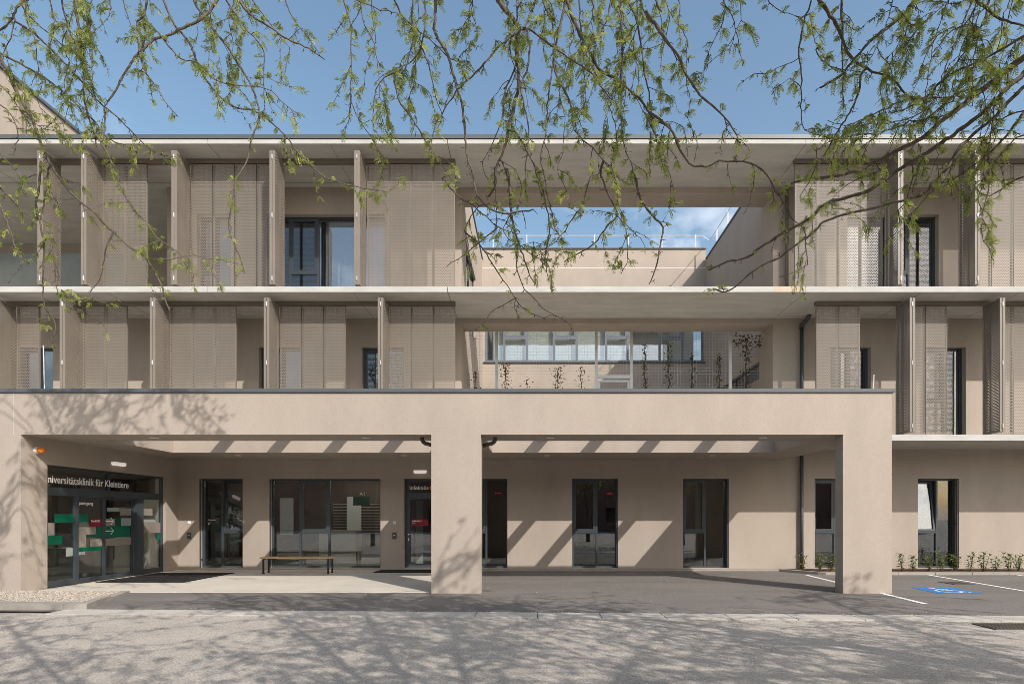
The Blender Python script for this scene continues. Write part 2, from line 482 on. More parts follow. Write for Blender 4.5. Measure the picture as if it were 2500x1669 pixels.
# drain grates
def grate(x0, x1, y0, y1, label, along_y):
    t = thing('drain_grate', label, 'drain grate', ((x0+x1)/2,(y0+y1)/2,0), 'drain grates')
    f = MB()
    w = 0.03
    f.box(x0,x1,y0,y0+w,-0.005,0.010); f.box(x0,x1,y1-w,y1,-0.005,0.010)
    f.box(x0,x0+w,y0+w,y1-w,-0.005,0.010); f.box(x1-w,x1,y0+w,y1-w,-0.005,0.010)
    f.build('frame', M['greyplastic'], t)
    p = MB(); p.sheet([(x0+w,y0+w),(x1-w,y0+w),(x1-w,y1-w),(x0+w,y1-w)], 0.003); p.build('pit', M['black'], t)
    b = MB()
    if along_y:
        k = x0 + w + 0.02
        while k < x1 - w - 0.02:
            b.box(k, k+0.022, y0+w, y1-w, 0.004, 0.011); k += 0.052
    else:
        k = x0 + w + 0.02
        while k < x1 - w - 0.02:
            b.box(k, k+0.02, y0+w, (y0+y1)/2-0.01, 0.004, 0.011); b.box(k, k+0.02, (y0+y1)/2+0.01, y1-w, 0.004, 0.011); k += 0.045
    b.build('bars', M['track'], t)
grate(9.78, 10.28, 13.38, 13.95, 'cast iron drain grate in the parking bay beside the white line', False)
grate(6.45, 7.25, 8.02, 8.47, 'drain grate in the road against the flush kerb', True)

# ------------------------------------------------------------------ building
B = thing('clinic_building', 'three storey tan plaster clinic with white slab edges and perforated folding shutters', 'building', (0, 17.07, 0))

def wall_openings(mb, x0, x1, z0, z1, yf, th, ops):
    """a wall in the x/z plane with rectangular openings (a0,a1,b0,b1) and reveals"""
    ops = sorted(ops)
    y1 = yf + th
    def rect(a, b, c, d):
        if b-a < 1e-4 or d-c < 1e-4: return
        mb.quad((a,yf,c),(b,yf,c),(b,yf,d),(a,yf,d))
        mb.quad((a,y1,c),(a,y1,d),(b,y1,d),(b,y1,c))
    x = x0
    for (a, b, c, d) in ops:
        rect(x, a, z0, z1); rect(a, b, z0, c); rect(a, b, d, z1); x = b
        mb.quad((a,yf,c),(a,yf,d),(a,y1,d),(a,y1,c)); mb.quad((b,yf,c),(b,y1,c),(b,y1,d),(b,yf,d))
        mb.quad((a,yf,d),(b,yf,d),(b,y1,d),(a,y1,d))
        if c > z0 + 1e-4: mb.quad((a,yf,c),(a,y1,c),(b,y1,c),(b,yf,c))
    rect(x, x1, z0, z1)
    mb.quad((x0,yf,z0),(x0,yf,z1),(x0,y1,z1),(x0,y1,z0)); mb.quad((x1,yf,z0),(x1,y1,z0),(x1,y1,z1),(x1,yf,z1))
    mb.quad((x0,yf,z1),(x1,yf,z1),(x1,y1,z1),(x0,y1,z1))

WT = 2.72
GW = {'A': (-10.0,-8.70), 'B': (-7.91,-4.60), 'C': (-3.91,-2.55), 'D': (-2.10,-0.82), 'E': (1.11,2.47), 'F': (4.41,5.77), 'G': (8.33,9.69), 'H': (11.40,12.62)}
m = MB()
wall_openings(m, XD, 22, 0, H1b, YW, 0.32, [(a, b, 0.06, WT) for a, b in GW.values()])
m.build('ground_floor_wall', M['plaster'], B)
# first floor
L1W = {'a': (-15.4,-14.34), 'b': (-8.22,-7.0), 'c': (-5.16,-3.9)}
R1W = {'d': (8.80,10.0), 'e': (11.62,12.83), 'f': (14.6,15.8)}
WT1 = 6.63
m = MB(); wall_openings(m, -22, CL, H1t, H2b, YW, 0.32, [(a, b, H1t+0.05, WT1) for a, b in L1W.values()])
m.build('first_floor_wall', M['plaster'], B)
m = MB(); wall_openings(m, CR, 22, H1t, H2b, YW, 0.32, [(a, b, H1t+0.05, WT1) for a, b in R1W.values()])
m.build('first_floor_wall', M['plaster'], B)
# second floor
L2W = {'g': (-10.05,-9.05), 'h': (-8.05,-4.45)}
R2W = {'i': (9.30,12.02)}
WT2 = 10.58
m = MB(); wall_openings(m, -10.95, CL, H2t, H3b, YW, 0.32, [(a, b, H2t+0.05, WT2) for a, b in L2W.values()])
m.build('second_floor_wall', M['plaster'], B)
m = MB(); wall_openings(m, CR, 22, H2t, H3b, YW, 0.32, [(a, b, H2t+0.05, WT2) for a, b in R2W.values()])
m.build('second_floor_wall', M['plaster'], B)
# loggia at the far left of the second floor
m = MB()
m.quad((-22,20.6,H2t),(-10.95,20.6,H2t),(-10.95,20.6,H3b),(-22,20.6,H3b))
m.quad((-10.95,17.07,H2t),(-10.95,17.07,H3b),(-10.95,20.6,H3b),(-10.95,20.6,H2t))
m.build('loggia_wall', M['plaster'], B)
# slabs: the front edge is a part with the pale finish, the rest raw concrete
def slab(x0, x1, y0, y1, z0, z1):
    m = MB(); m.box(x0, x1, y0+0.012, y1, z0, z1); m.build('floor_slab', M['concrete'], B)
    m = MB(); m.box(x0, x1, y0, y0+0.0115, z0+0.002, z1-0.001); m.build('slab_edge', M['slabedge'], B)
slab(7.385, 22, YS, 24, H1b, H1t)
m = MB(); m.box(-22, 7.38, 17.075, 24, H1b, H1t); m.build('floor_slab', M['concrete'], B)
xs = [-22, -8.61, -2.30, 7.13, 22]
for a, b in zip(xs[:-1], xs[1:]):
    inner = (a == -2.30)
    y1 = YW + 0.002 if inner else 24
    slab(a + 0.007, b - 0.007, YS, y1, H2b, H2t)
    slab(a + 0.007, b - 0.007, YS, y1, H3b, H3t)
# joint fillers between the slab sections, set back
m = MB()
for xx in xs[1:-1]:
    m.box(xx-0.006, xx+0.006, YS+0.03, 17.06, H2b+0.02, H2t-0.01); m.box(xx-0.006, xx+0.006, YS+0.03, 17.06, H3b+0.02, H3t-0.01)
m.build('slab_joint', M['black'], B)
# formwork lines under the soffits
m = MB()
for xx in (-15.2, -11.9, -5.4, 9.6, 12.2):
    m.box(xx, xx+0.010, YS+0.05, 17.0, H3b-0.003, H3b+0.002); m.box(xx+0.6, xx+0.61, YS+0.05, 17.0, H2b-0.003, H2b+0.002)
m.box(-22, CL, 16.85, 16.858, H3b-0.003, H3b+0.002); m.box(CR, 22, 16.85, 16.858, H3b-0.003, H3b+0.002)
m.box(-22, CL, 16.85, 16.858, H2b-0.003, H2b+0.002); m.box(CR, 22, 16.85, 16.858, H2b-0.003, H2b+0.002)
m.build('formwork_line', M['seam'], B)
# roof coping
m = MB(); m.box(-22, 22, YS-0.02, YS+0.35, H3t+0.018, H3t+0.125); m.box(-22, 22, YS+0.03, YS+0.33, H3t, H3t+0.018)
m.build('roof_coping', M['coping'], B)
m = MB(); m.box(-22, CL-0.3, YS+0.35, 24, H3t+0.001, H3t+0.05); m.box(CR+0.3, 22, YS+0.35, 24, H3t+0.001, H3t+0.05); m.build('roof', M['kerbstone'], B)
# court: beams, side walls, back wall
m = MB(); m.box(CL, CR, YW, 17.83, 11.2, H3b); m.build('court_beam', M['plaster'], B)
m = MB(); m.box(CL, CR, YW, 17.83, 7.33, H2b); m.build('court_beam', M['plaster'], B)
def side_wall(x, th, yo, zo0, zo1):
    """a court side wall in the y/z plane with one opening"""
    m = MB(); x1 = x + th
    y0, y1, z0, z1 = YW+0.32, YB+0.3, H1t, 12.22
    a, b = yo
    for xx in (x, x1):
        m.quad((xx,y0,z0),(xx,a,z0),(xx,a,z1),(xx,y0,z1)); m.quad((xx,b,z0),(xx,y1,z0),(xx,y1,z1),(xx,b,z1))
        m.quad((xx,a,z0),(xx,b,z0),(xx,b,zo0),(xx,a,zo0)); m.quad((xx,a,zo1),(xx,b,zo1),(xx,b,z1),(xx,a,z1))
    m.quad((x,a,zo0),(x,a,zo1),(x1,a,zo1),(x1,a,zo0)); m.quad((x,b,zo0),(x1,b,zo0),(x1,b,zo1),(x,b,zo1))
    m.quad((x,a,zo0),(x1,a,zo0),(x1,b,zo0),(x,b,zo0)); m.quad((x,a,zo1),(x,b,zo1),(x1,b,zo1),(x1,a,zo1))
    m.quad((x,y0,z1),(x1,y0,z1),(x1,y1,z1),(x,y1,z1)); m.quad((x,y0,H3t),(x1,y0,H3t),(x1,y0,z1),(x,y0,z1))
    return m.build('court_side_wall', M['plaster'], B)
side_wall(CL-0.3, 0.3, (18.2, 21.2), 7.9, 10.35)
side_wall(CR, 0.3, (18.13, 22.9), 5.95, 6.5)
# dark glazing of the two side windows
for (x, ys, z0, z1) in ((CL-0.12, (18.2,21.2), 7.9, 10.35), (CR+0.12, (18.13,22.9), 5.95, 6.5)):
    f = MB(); a, b = ys; w = 0.06
    f.box(x-0.04,x+0.04,a,a+w,z0,z1); f.box(x-0.04,x+0.04,b-w,b,z0,z1); f.box(x-0.04,x+0.04,a+w,b-w,z0,z0+w); f.box(x-0.04,x+0.04,a+w,b-w,z1-w,z1)
    ymid = (a+b)/2
    f.box(x-0.04,x+0.04,ymid-w/2,ymid+w/2,z0+w,z1-w)
    fo = f.build('court_side_window', M['anthracite'], B)
    g = MB(); g.box(x-0.01,x+0.01,a+w,b-w,z0+w,z1-w); g.build('pane', M['glassup'], fo)
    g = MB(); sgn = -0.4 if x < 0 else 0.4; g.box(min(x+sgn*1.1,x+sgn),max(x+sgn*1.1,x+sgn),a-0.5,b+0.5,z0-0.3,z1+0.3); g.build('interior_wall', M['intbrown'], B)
m = MB()
CWz0, CWz1 = 8.02, 10.4
wall_openings(m, CL, CR, H1t, 12.68, YB, 0.3, [(-2.09, 7.02, CWz0, CWz1)])
m.build('court_back_wall', M['plaster'], B)
m = MB(); m.box(CL, CR, YB-0.004, YB+0.002, 11.89, 11.905); m.build('plaster_joint', M['white'], B)
m = MB(); m.box(CL-0.02, CR+0.02, YB-0.05, YB+0.35, 12.68, 12.74)
m.box(CL-0.34, CL+0.04, YW+0.36, YB-0.06, 12.22, 12.28); m.box(CR-0.04, CR+0.34, YW+0.36, YB-0.06, 12.22, 12.28)
m.build('parapet_coping', M['coping'], B)
m = MB(); m.box(CL, CR, 17.08, YB, H1t+0.002, H1t+0.08); m.build('terrace_floor', M['paving'], B)
# the storey that rises at the far left
m = MB(); m.box(-24, -16, 13.5, 34, H3t+0.2, 15.0); m.build('penthouse_wall', M['plaster'], B)
m = MB(); m.box(-24, -15.93, 13.5, 34, 15.0, 15.1); m.build('penthouse_coping', M['coping'], B)
m = MB(); m.tube([(-15.93,17.9,11.5),(-15.93,17.9,14.2)], 0.05, 10); m.box(-15.99,-15.85,17.78,18.02,14.2,14.5); m.build('penthouse_downpipe', M['track'], B)
# left body in front of the entrance wall
m = MB()
DY0, DY1 = 12.48, 16.50
th = 0.32
m.quad((-22,YF,0),(XD,YF,0),(XD,YF,SOF),(-22,YF,SOF))
for xx in (XD, XD-th):
    m.quad((xx,YF+0.001,0),(xx,DY0,0),(xx,DY0,SOF),(xx,YF+0.001,SOF))
    m.quad((xx,DY1,0),(xx,YW,0),(xx,YW,SOF),(xx,DY1,SOF))
    m.quad((xx,DY0,WT),(xx,DY1,WT),(xx,DY1,SOF),(xx,DY0,SOF))
m.quad((XD,DY0,0),(XD-th,DY0,0),(XD-th,DY0,WT),(XD,DY0,WT)); m.quad((XD,DY1,0),(XD,DY1,WT),(XD-th,DY1,WT),(XD-th,DY1,0))
m.quad((XD,DY0,WT),(XD-th,DY0,WT),(XD-th,DY1,WT),(XD,DY1,WT))
m.build('entrance_wall', M['plaster'], B)

# interiors
m = MB(); m.box(-20, 20, 17.40, 24.5, -0.02, 0.02); m.box(-20, XD-0.33, 12.2, 17.39, -0.02, 0.02); m.build('interior_floor', M['intfloor'], B)
m = MB(); m.box(-20, 20, 17.41, 24.5, 3.0, 3.05); m.box(-20, XD-0.33, 12.2, 17.40, 3.0, 3.05); m.build('interior_ceiling', M['intceil'], B)
m = MB(); m.box(-20, 20, 22.0, 22.1, 0.02, 3.0); m.box(-15.6, -15.5, 12.2, 22, 0.02, 3.0); m.build('interior_wall', M['intbrown'], B)
m = MB()
for xx in (-3.95, -2.35, 3.4, 7.2, 10.6): m.box(xx, xx+0.1, 17.42, 21.99, 0.02, 3.0)
m.box(-13.2, -12.2, 19.0, 19.2, 0.02, 2.2)
m.build('partition_wall', M['intwall'], B)
m = MB()
for (x0, x1, y0) in ((-9.6,-8.9,19.6), (-7.6,-6.9,18.3),(-5.9,-4.9,18.3),(-7.0,-5.6,20.6),(-4.7,-4.2,20.4),(5.0,6.6,19.2)):
    m.box(x0, x1, y0, y0+0.10, 2.955, 2.995)
for (x0, y0, y1) in ((-13.2,14.9,16.9),(-12.3,15.4,17.6)): m.box(x0, x0+0.1, y0, y1, 2.955, 2.995)
m.build('ceiling_lamp', M['lampglow'], B)
# furniture shapes inside the lobby
m = MB(); m.box(-12.9, -11.7, 15.2, 15.9, 0.02, 0.75); m.box(-12.9,-11.6,17.6,18.2,0.02,1.1); m.box(-7.6,-6.3,20.2,20.9,0.02,1.1); m.build('reception_counter', M['intwall'], B)
m = MB()
for k in range(11): m.box(-7.7, -5.5, 21.88, 21.98, 0.95+k*0.11, 0.98+k*0.11)
m.build('wall_shelf', M['intwall'], B)
m = MB(); m.box(-7.15,-6.62,21.80,21.86,0.9,2.35); m.box(-9.7,-9.2,21.80,21.86,0.9,2.3); m.build('interior_door', M['blind'], B)
# upper rooms
for (x0, x1, z0, z1) in ((-22, CL-0.31, H1t, H2b), (CR+0.31, 22, H1t, H2b), (-10.94, CL-0.31, H2t, H3b), (CR+0.31, 22, H2t, H3b)):
    m = MB(); m.box(x0, x1, 19.0, 19.1, z0+0.001, z1-0.001); m.build('interior_wall', M['upint'], B)
m = MB(); m.box(CL+0.02, CR-0.02, 25.6, 25.7, 7.8, 10.8); m.build('interior_wall', M['cream'], B)
m = MB(); m.box(CL+0.02, CR-0.02, 24.12, 25.6, 7.85, 7.9); m.box(CL+0.02, CR-0.02, 24.12, 25.6, 10.7, 10.75); m.build('interior_floor', M['intceil'], B)

# ---- windows
def rect_frame(mb, x0, x1, z0, z1, y0, y1, w):
    mb.box(x0, x0+w, y0, y1, z0, z1); mb.box(x1-w, x1, y0, y1, z0, z1)
    mb.box(x0+w, x1-w, y0, y1, z0, z0+w); mb.box(x0+w, x1-w, y0, y1, z1-w, z1)
def window(x0, x1, z0, z1, y, cols, gm, fm='anthracite', name='window', rail=None, parent=None, w=0.055):
    """cols: list of (share, kind[, transom z]); kind fix | sash | tilt (sash above a fixed light)"""
    f = MB(); d = 0.08
    rect_frame(f, x0, x1, z0, z1, y, y+d, w)
    panes = []; sashes = []
    xi0, xi1 = x0+w, x1-w
    tot = sum(c[0] for c in cols); x = xi0
    for i, c in enumerate(cols):
        xe = x + (xi1-xi0)*c[0]/tot
        a, b = x, xe
        if i < len(cols)-1: b -= w/2
        if i > 0: a += w/2
        if c[1] == 'fix': panes.append((a, b, z0+w, z1-w))
        else:
            zt = c[2]
            f.box(a, b, y, y+d, zt-w/2, zt+w/2)
            panes.append((a, b, z0+w, zt-w/2))
            sashes.append((a+0.004, b-0.004, zt+w/2+0.004, z1-w-0.004, c[1]))
        if i < len(cols)-1: f.box(xe-w/2, xe+w/2, y, y+d, z0+w, z1-w)
        x = xe
    if rail:
        for rx in ((x0+0.012,) if rail == 'l' else (x1-0.04,)):
            f.box(rx, rx+0.028, y-0.15, y-0.12, z0+0.02, z1-0.02)
            for zz in (z0+0.25, z0+1.3, z1-0.2): f.box(rx+0.004, rx+0.024, y-0.12, y, zz, zz+0.03)
    fo = f.build(name, M[fm], parent or B)
    for (a, b, c, e) in panes:
        g = MB(); g.box(a, b, y+0.035, y+0.047, c, e); g.build('pane', M[gm], fo)
    for (a, b, c, e, kind) in sashes:
        s = MB(); rect_frame(s, 0, b-a, 0, e-c, -0.012, 0.055, 0.065)
        g = MB(); g.box(0.065, b-a-0.065, 0.02, 0.032, 0.065, e-c-0.065)
        if kind == 'tilt':
            ang = R(6.5); ca, sa = math.cos(ang), math.sin(ang)
            for q in (s, g): q.v = [(vx, vy*ca + vz*sa, vz*ca - vy*sa) for vx, vy, vz in q.v]
        for q in (s, g): q.v = [(vx+a, vy+y+0.012, vz+c) for vx, vy, vz in q.v]
        so_ = s.build('sash', M[fm], fo); g.build('pane', M['glassup' if kind == 'tilt' else gm], fo)
    return fo
yg = YW + 0.17
window(*GW['A'], 0.06, WT, yg, [(0.46,'fix'),(0.54,'tilt',1.12)], 'glass', rail='l')
wb = window(*GW['B'], 0.06, WT, yg, [(0.25,'fix'),(0.27,'sash',1.12),(0.48,'fix')], 'glass', rail='l')
window(*GW['D'], 0.06, WT, yg, [(0.50,'sash',1.12),(0.50,'fix')], 'glass')
window(*GW['E'], 0.06, WT, yg, [(0.55,'sash',1.12),(0.45,'fix')], 'glass', rail='r')
window(*GW['F'], 0.06, WT, yg, [(0.52,'sash',1.12),(0.48,'fix')], 'glass', rail='r')
window(*GW['G'], 0.06, WT, yg, [(0.50,'sash',1.12),(0.50,'fix')], 'glass')
window(*GW['H'], 0.06, WT, yg, [(0.56,'tilt',1.12),(0.44,'fix')], 'glass', rail='r')
for a, b in list(L1W.values()) + list(R1W.values()):
    window(a, b, H1t+0.05, WT1, yg, [(0.55,'sash',5.05),(0.45,'fix')], 'glassup')
window(*L2W['g'], H2t+0.05, WT2, yg, [(0.5,'sash',8.9),(0.5,'fix')], 'glassup')
window(*L2W['h'], H2t+0.05, WT2, yg, [(0.18,'fix'),(0.24,'sash',8.9),(0.58,'fix')], 'glassup')
for (x0, x1) in ((-6.25,-4.5),):
    m = MB(); m.box(x0, x1, yg+0.16, yg+0.165, H2t+0.08, WT2-0.06); m.build('blind_backing', M['blind'], B)
window(*R2W['i'], H2t+0.05, WT2, yg, [(0.45,'fix'),(0.27,'sash',8.9),(0.28,'fix')], 'glassup')
window(-2.09, 7.02, CWz0, CWz1, YB+0.08, [(0.13,'fix'),(0.17,'sash',9.02),(0.2,'fix'),(0.17,'sash',9.02),(0.22,'fix'),(0.16,'sash',9.02),(0.24,'fix'),(0.17,'sash',9.02),(0.14,'fix')], 'glasscourt', 'frameblue', w=0.09)
m = MB(); m.box(-2.13, 7.06, YB-0.06, YB+0.08, CWz0-0.06, CWz0); m.build('window_sill', M['coping'], B)
m = MB(); m.box(-1.75, 4.1, YB+0.30, YB+0.305, 8.08, 10.38); m.build('blind_backing', M['cream'], B)  # pale sheet added behind the panes to imitate a bright sky reflection
# window sills on the ground floor
m = MB()
for k in 'ABDEFGH':
    a, b = GW[k]; m.box(a+0.002, b-0.002, YW+0.003, yg, 0.03, 0.058)
m.build('threshold', M['kerbstone'], B)

# infection door (door leaf with fanlight)
a, b = GW['C']
f = MB(); rect_frame(f, a, b, 0.03, WT, yg, yg+0.08, 0.06); f.box(a+0.06, b-0.06, yg, yg+0.08, 2.22, 2.30)
door = f.build('infection_door', M['anthracite'], B)
s = MB(); rect_frame(s, a+0.065, b-0.065, 0.035, 2.215, yg-0.012, yg+0.05, 0.10)
lf = s.build('door_leaf', M['anthracite'], door)
g = MB(); g.box(a+0.165, b-0.165, yg+0.02, yg+0.032, 0.135, 2.115); g.build('pane', M['glass'], door)
g = MB(); g.box(a+0.06, b-0.06, yg+0.02, yg+0.032, 2.30, WT-0.06); g.build('pane', M['glass'], door)
h = MB(); hx = a+0.115
h.tube([(hx,yg-0.012,1.06),(hx,yg-0.075,1.06),(hx+0.01,yg-0.08,1.06),(hx+0.14,yg-0.08,1.06)], 0.011, 8)
h2 = MB(); h2.box(hx-0.018,hx+0.018,yg-0.02,yg-0.0125,0.86,0.94); h2.build('lock_plate', M['steel'], door)
h.tube([(hx,yg-0.013,1.06),(hx,yg-0.022,1.06)], 0.027, 12)
h.build('door_handle', M['steel'], door)
g = MB(); g.box(a+0.19, a+0.70, yg+0.012, yg+0.0145, 1.32, 1.51); sgn = g.build('red_sign', M['red'], door)
m = MB(); m.box(a+0.12, a+0.35, 18.2, 18.3, 0.1, 2.1); m.build('interior_panel', M['intwall'], B)

# ---- writing
def text(body, loc, size, rot, mt, name, parent, width=None, align='LEFT'):
    c = bpy.data.curves.new(name, 'FONT'); c.body = body; c.size = size; c.align_x = align; c.extrude = 0.0015; c.offset = size*0.012
    o = bpy.data.objects.new(name, c); COL.objects.link(o)
    bpy.context.view_layer.update()
    dg = bpy.context.evaluated_depsgraph_get()
    me = bpy.data.meshes.new_from_object(o.evaluated_get(dg))
    bpy.data.objects.remove(o)
    if width:
        xs_ = [v.co.x for v in me.vertices]; k = width/(max(xs_)-min(xs_))
        for v in me.vertices: v.co.x *= k
    me.materials.clear(); me.materials.append(mt)
    o = bpy.data.objects.new(name, me); COL.objects.link(o)
    o.rotation_euler = rot
    off = ROOT[parent.name]
    o.location = Vector(loc) - off
    o.parent = parent
    return o
FR = (R(90), 0, 0); SD = (R(90), 0, R(90))
text('Infektiös', (-3.78, yg+0.018, 2.40), 0.165, FR, M['white'], 'lettering', door, 0.57)
text('Infektiös', (a+0.21, yg+0.010, 1.435), 0.075, FR, M['white'], 'lettering', sgn, 0.235)
text('Bitte läuten', (a+0.21, yg+0.010, 1.385), 0.028, FR, M['white'], 'lettering', sgn, 0.10)
def ring(cx, cy, cz, r0, r1, n=24):
    mb = MB()
    for i in range(n):
        t0, t1 = 6.2832*i/n, 6.2832*(i+1)/n
        mb.quad((cx+r0*math.cos(t0),cy,cz+r0*math.sin(t0)),(cx+r1*math.cos(t0),cy,cz+r1*math.sin(t0)),(cx+r1*math.cos(t1),cy,cz+r1*math.sin(t1)),(cx+r0*math.cos(t1),cy,cz+r0*math.sin(t1)))
    return mb
ring(-3.09, yg+0.017, 2.455, 0.030, 0.078).build('orange_emblem', M['orange'], door)
ring(a+0.485, yg+0.0095, 1.462, 0.011, 0.028).build('orange_emblem', M['orange'], sgn)

# ---- glazed entrance in the side wall
XG = XD - 0.12
E0 = DY0 + 0.004; E1 = DY1 - 0.004
f = MB()
def vbar(y0, y1, z0, z1, x0=XG-0.05, x1=XG+0.03): f.box(x0, x1, y0, y1, z0, z1)
vbar(E0, E0+0.06, 0.02, WT); vbar(E1-0.06, E1, 0.02, WT)
vbar(E0+0.06, E1-0.06, WT-0.05, WT); vbar(E0+0.06, E1-0.06, 2.06, 2.235); vbar(14.40, 14.44, 2.235, WT-0.05)
vbar(13.34, 13.45, 0.02, 2.06); vbar(15.39, 15.66, 0.02, 2.06, XG-0.05, XG+0.045)
vbar(E0+0.06, 13.34, 0.02, 0.15); vbar(15.66, E1-0.06, 0.02, 0.15)
ent = f.build('glazed_entrance', M['anthracite'], B)
for (y0, y1, z0, z1) in ((E0+0.06,14.40,2.235,WT-0.05),(14.44,E1-0.06,2.235,WT-0.05),(E0+0.06,13.34,0.15,2.06),(15.66,E1-0.06,0.15,2.06)):
    g = MB(); g.box(XG-0.02, XG-0.008, y0, y1, z0, z1); g.build('pane', M['glass'], ent)
for (y0, y1) in ((13.452,14.352),(14.356,15.388)):
    s = MB(); w = 0.05
    s.box(XG-0.10,XG-0.055,y0,y0+w,0.03,2.055); s.box(XG-0.10,XG-0.055,y1-w,y1,0.03,2.055)
    s.box(XG-0.10,XG-0.055,y0+w,y1-w,0.03,0.12); s.box(XG-0.10,XG-0.055,y0+w,y1-w,2.01,2.055)
    s.build('sliding_door', M['anthracite'], ent)
    g = MB(); g.box(XG-0.085,XG-0.073,y0+w,y1-w,0.12,2.01); g.build('pane', M['glass'], ent)
m_ = MB(); m_.box(XG+0.031, XG+0.09, 14.25, 14.55, 2.10, 2.17); m_.build('door_sensor', M['greyplastic'], ent)
text('Universitätsklinik für Kleintiere', (XG+0.034, 12.44, 2.335), 0.235, SD, M['white'], 'lettering', ent, 2.64)
text('Haupteingang', (XG-0.055, 13.37, 1.87), 0.115, SD, M['white'], 'lettering', ent, 0.62)
def ypx(px, X): return F*X/(px-VX)
def foil(q, mt, nm='window_film', inset=-0.004):
    x0, y0, x1, y1 = q
    p0 = 100 + x0/4.9; p1 = 100 + x1/4.9; py0 = 1110 + y0/4.9; py1 = 1110 + y1/4.9
    X = XG + inset
    Y0, Y1 = ypx(p0, X), ypx(p1, X)
    s = F/((Y0+Y1)/2)
    zt, zb = EYE-(py0-VY)/s, EYE-(py1-VY)/s
    spans = [(Y0, Y1)]
    g = MB()
    # the film is cut where a door frame stands between the panes
    for (b0, b1) in ((13.33,13.50),(14.30,14.41),(15.33,15.67)):
        nsp = []
        for (a0, a1) in spans:
            if a1 <= b0 or a0 >= b1: nsp.append((a0, a1))
            else:
                if a0 < b0: nsp.append((a0, b0))
                if a1 > b1: nsp.append((b1, a1))
        spans = nsp
    for (a0, a1) in spans:
        mid = (a0+a1)/2
        xx = XG-0.0055 if (mid < 13.4 or mid > 15.6) else XG-0.0705
        g.box(xx, xx+0.0012, a0, a1, zb, zt)
    if spans: return g.build(nm, mt, ent)
for q in ((160,705,590,808),(85,965,255,1070),(385,1100,770,1150),(700,850,1095,985),(1385,935,1475,1010)): foil(q, M['green'])
for q in ((590,950,690,985),(920,755,985,850)): foil(q, M['darkgreen'])
for q in ((85,812,162,962),(440,862,570,1098),(572,862,690,948),(620,995,1130,1085),(1215,808,1475,930),(808,765,915,848),(975,640,1335,722)): foil(q, M['beige'])
for q in ((822,632,970,675),(988,755,1130,846),(300,1112,380,1210),(440,1155,560,1195),(1215,770,1370,805)): foil(q, M['greyfilm'])
def srect(y0, y1, z0, z1, mt, nm, x=XG-0.0665):
    g = MB(); g.box(x, x+0.0012, y0, y1, z0, z1); return g.build(nm, mt, ent)
rs = srect(13.93, 14.30, 1.34, 1.53, M['red'], 'red_sign')
text('Notfall', (XG-0.064, 13.955, 1.455), 0.072, SD, M['white'], 'lettering', rs, 0.19)
g = MB(); X_ = XG-0.064
g.box(X_,X_+.001,14.165,14.215,1.452,1.502); g.build('cross_emblem', M['white'], rs)
g = MB(); g.box(X_+.0015,X_+.002,14.185,14.195,1.459,1.495); g.box(X_+.0025,X_+.003,14.172,14.208,1.472,1.482); g.build('cross_emblem', M['red'], rs)
for zc in (1.47, 1.225):
    g = MB(); xx = XG-0.064; y0, y1 = 14.42, 14.68
    g.box(xx, xx+0.001, y0, y1, zc-0.010, zc+0.010)
    for sg in (1, -1):
        g.quad((xx+.0015,y1,zc),(xx+.0015,y1+0.02,zc),(xx+.0015,y1-0.08,zc+sg*0.095),(xx+.0015,y1-0.10,zc+sg*0.085))
    g.build('arrow', M['white'], ent)
# lettering on the other windows
wl = bpy.data.objects['window']
text('Nachtglocke', (-9.84, yg+0.03, 1.475), 0.055, FR, M['white'], 'lettering', wl, 0.22)
g = MB(); g.box(-9.84,-9.83,yg+0.031,yg+0.032,1.36,1.41); g.box(-9.83,-9.79,yg+0.031,yg+0.032,1.36,1.37)
g.quad((-9.835,yg+.0335,1.365),(-9.83,yg+.0335,1.36),(-9.76,yg+.0335,1.43),(-9.767,yg+.0335,1.437)); g.build('arrow', M['white'], wl)

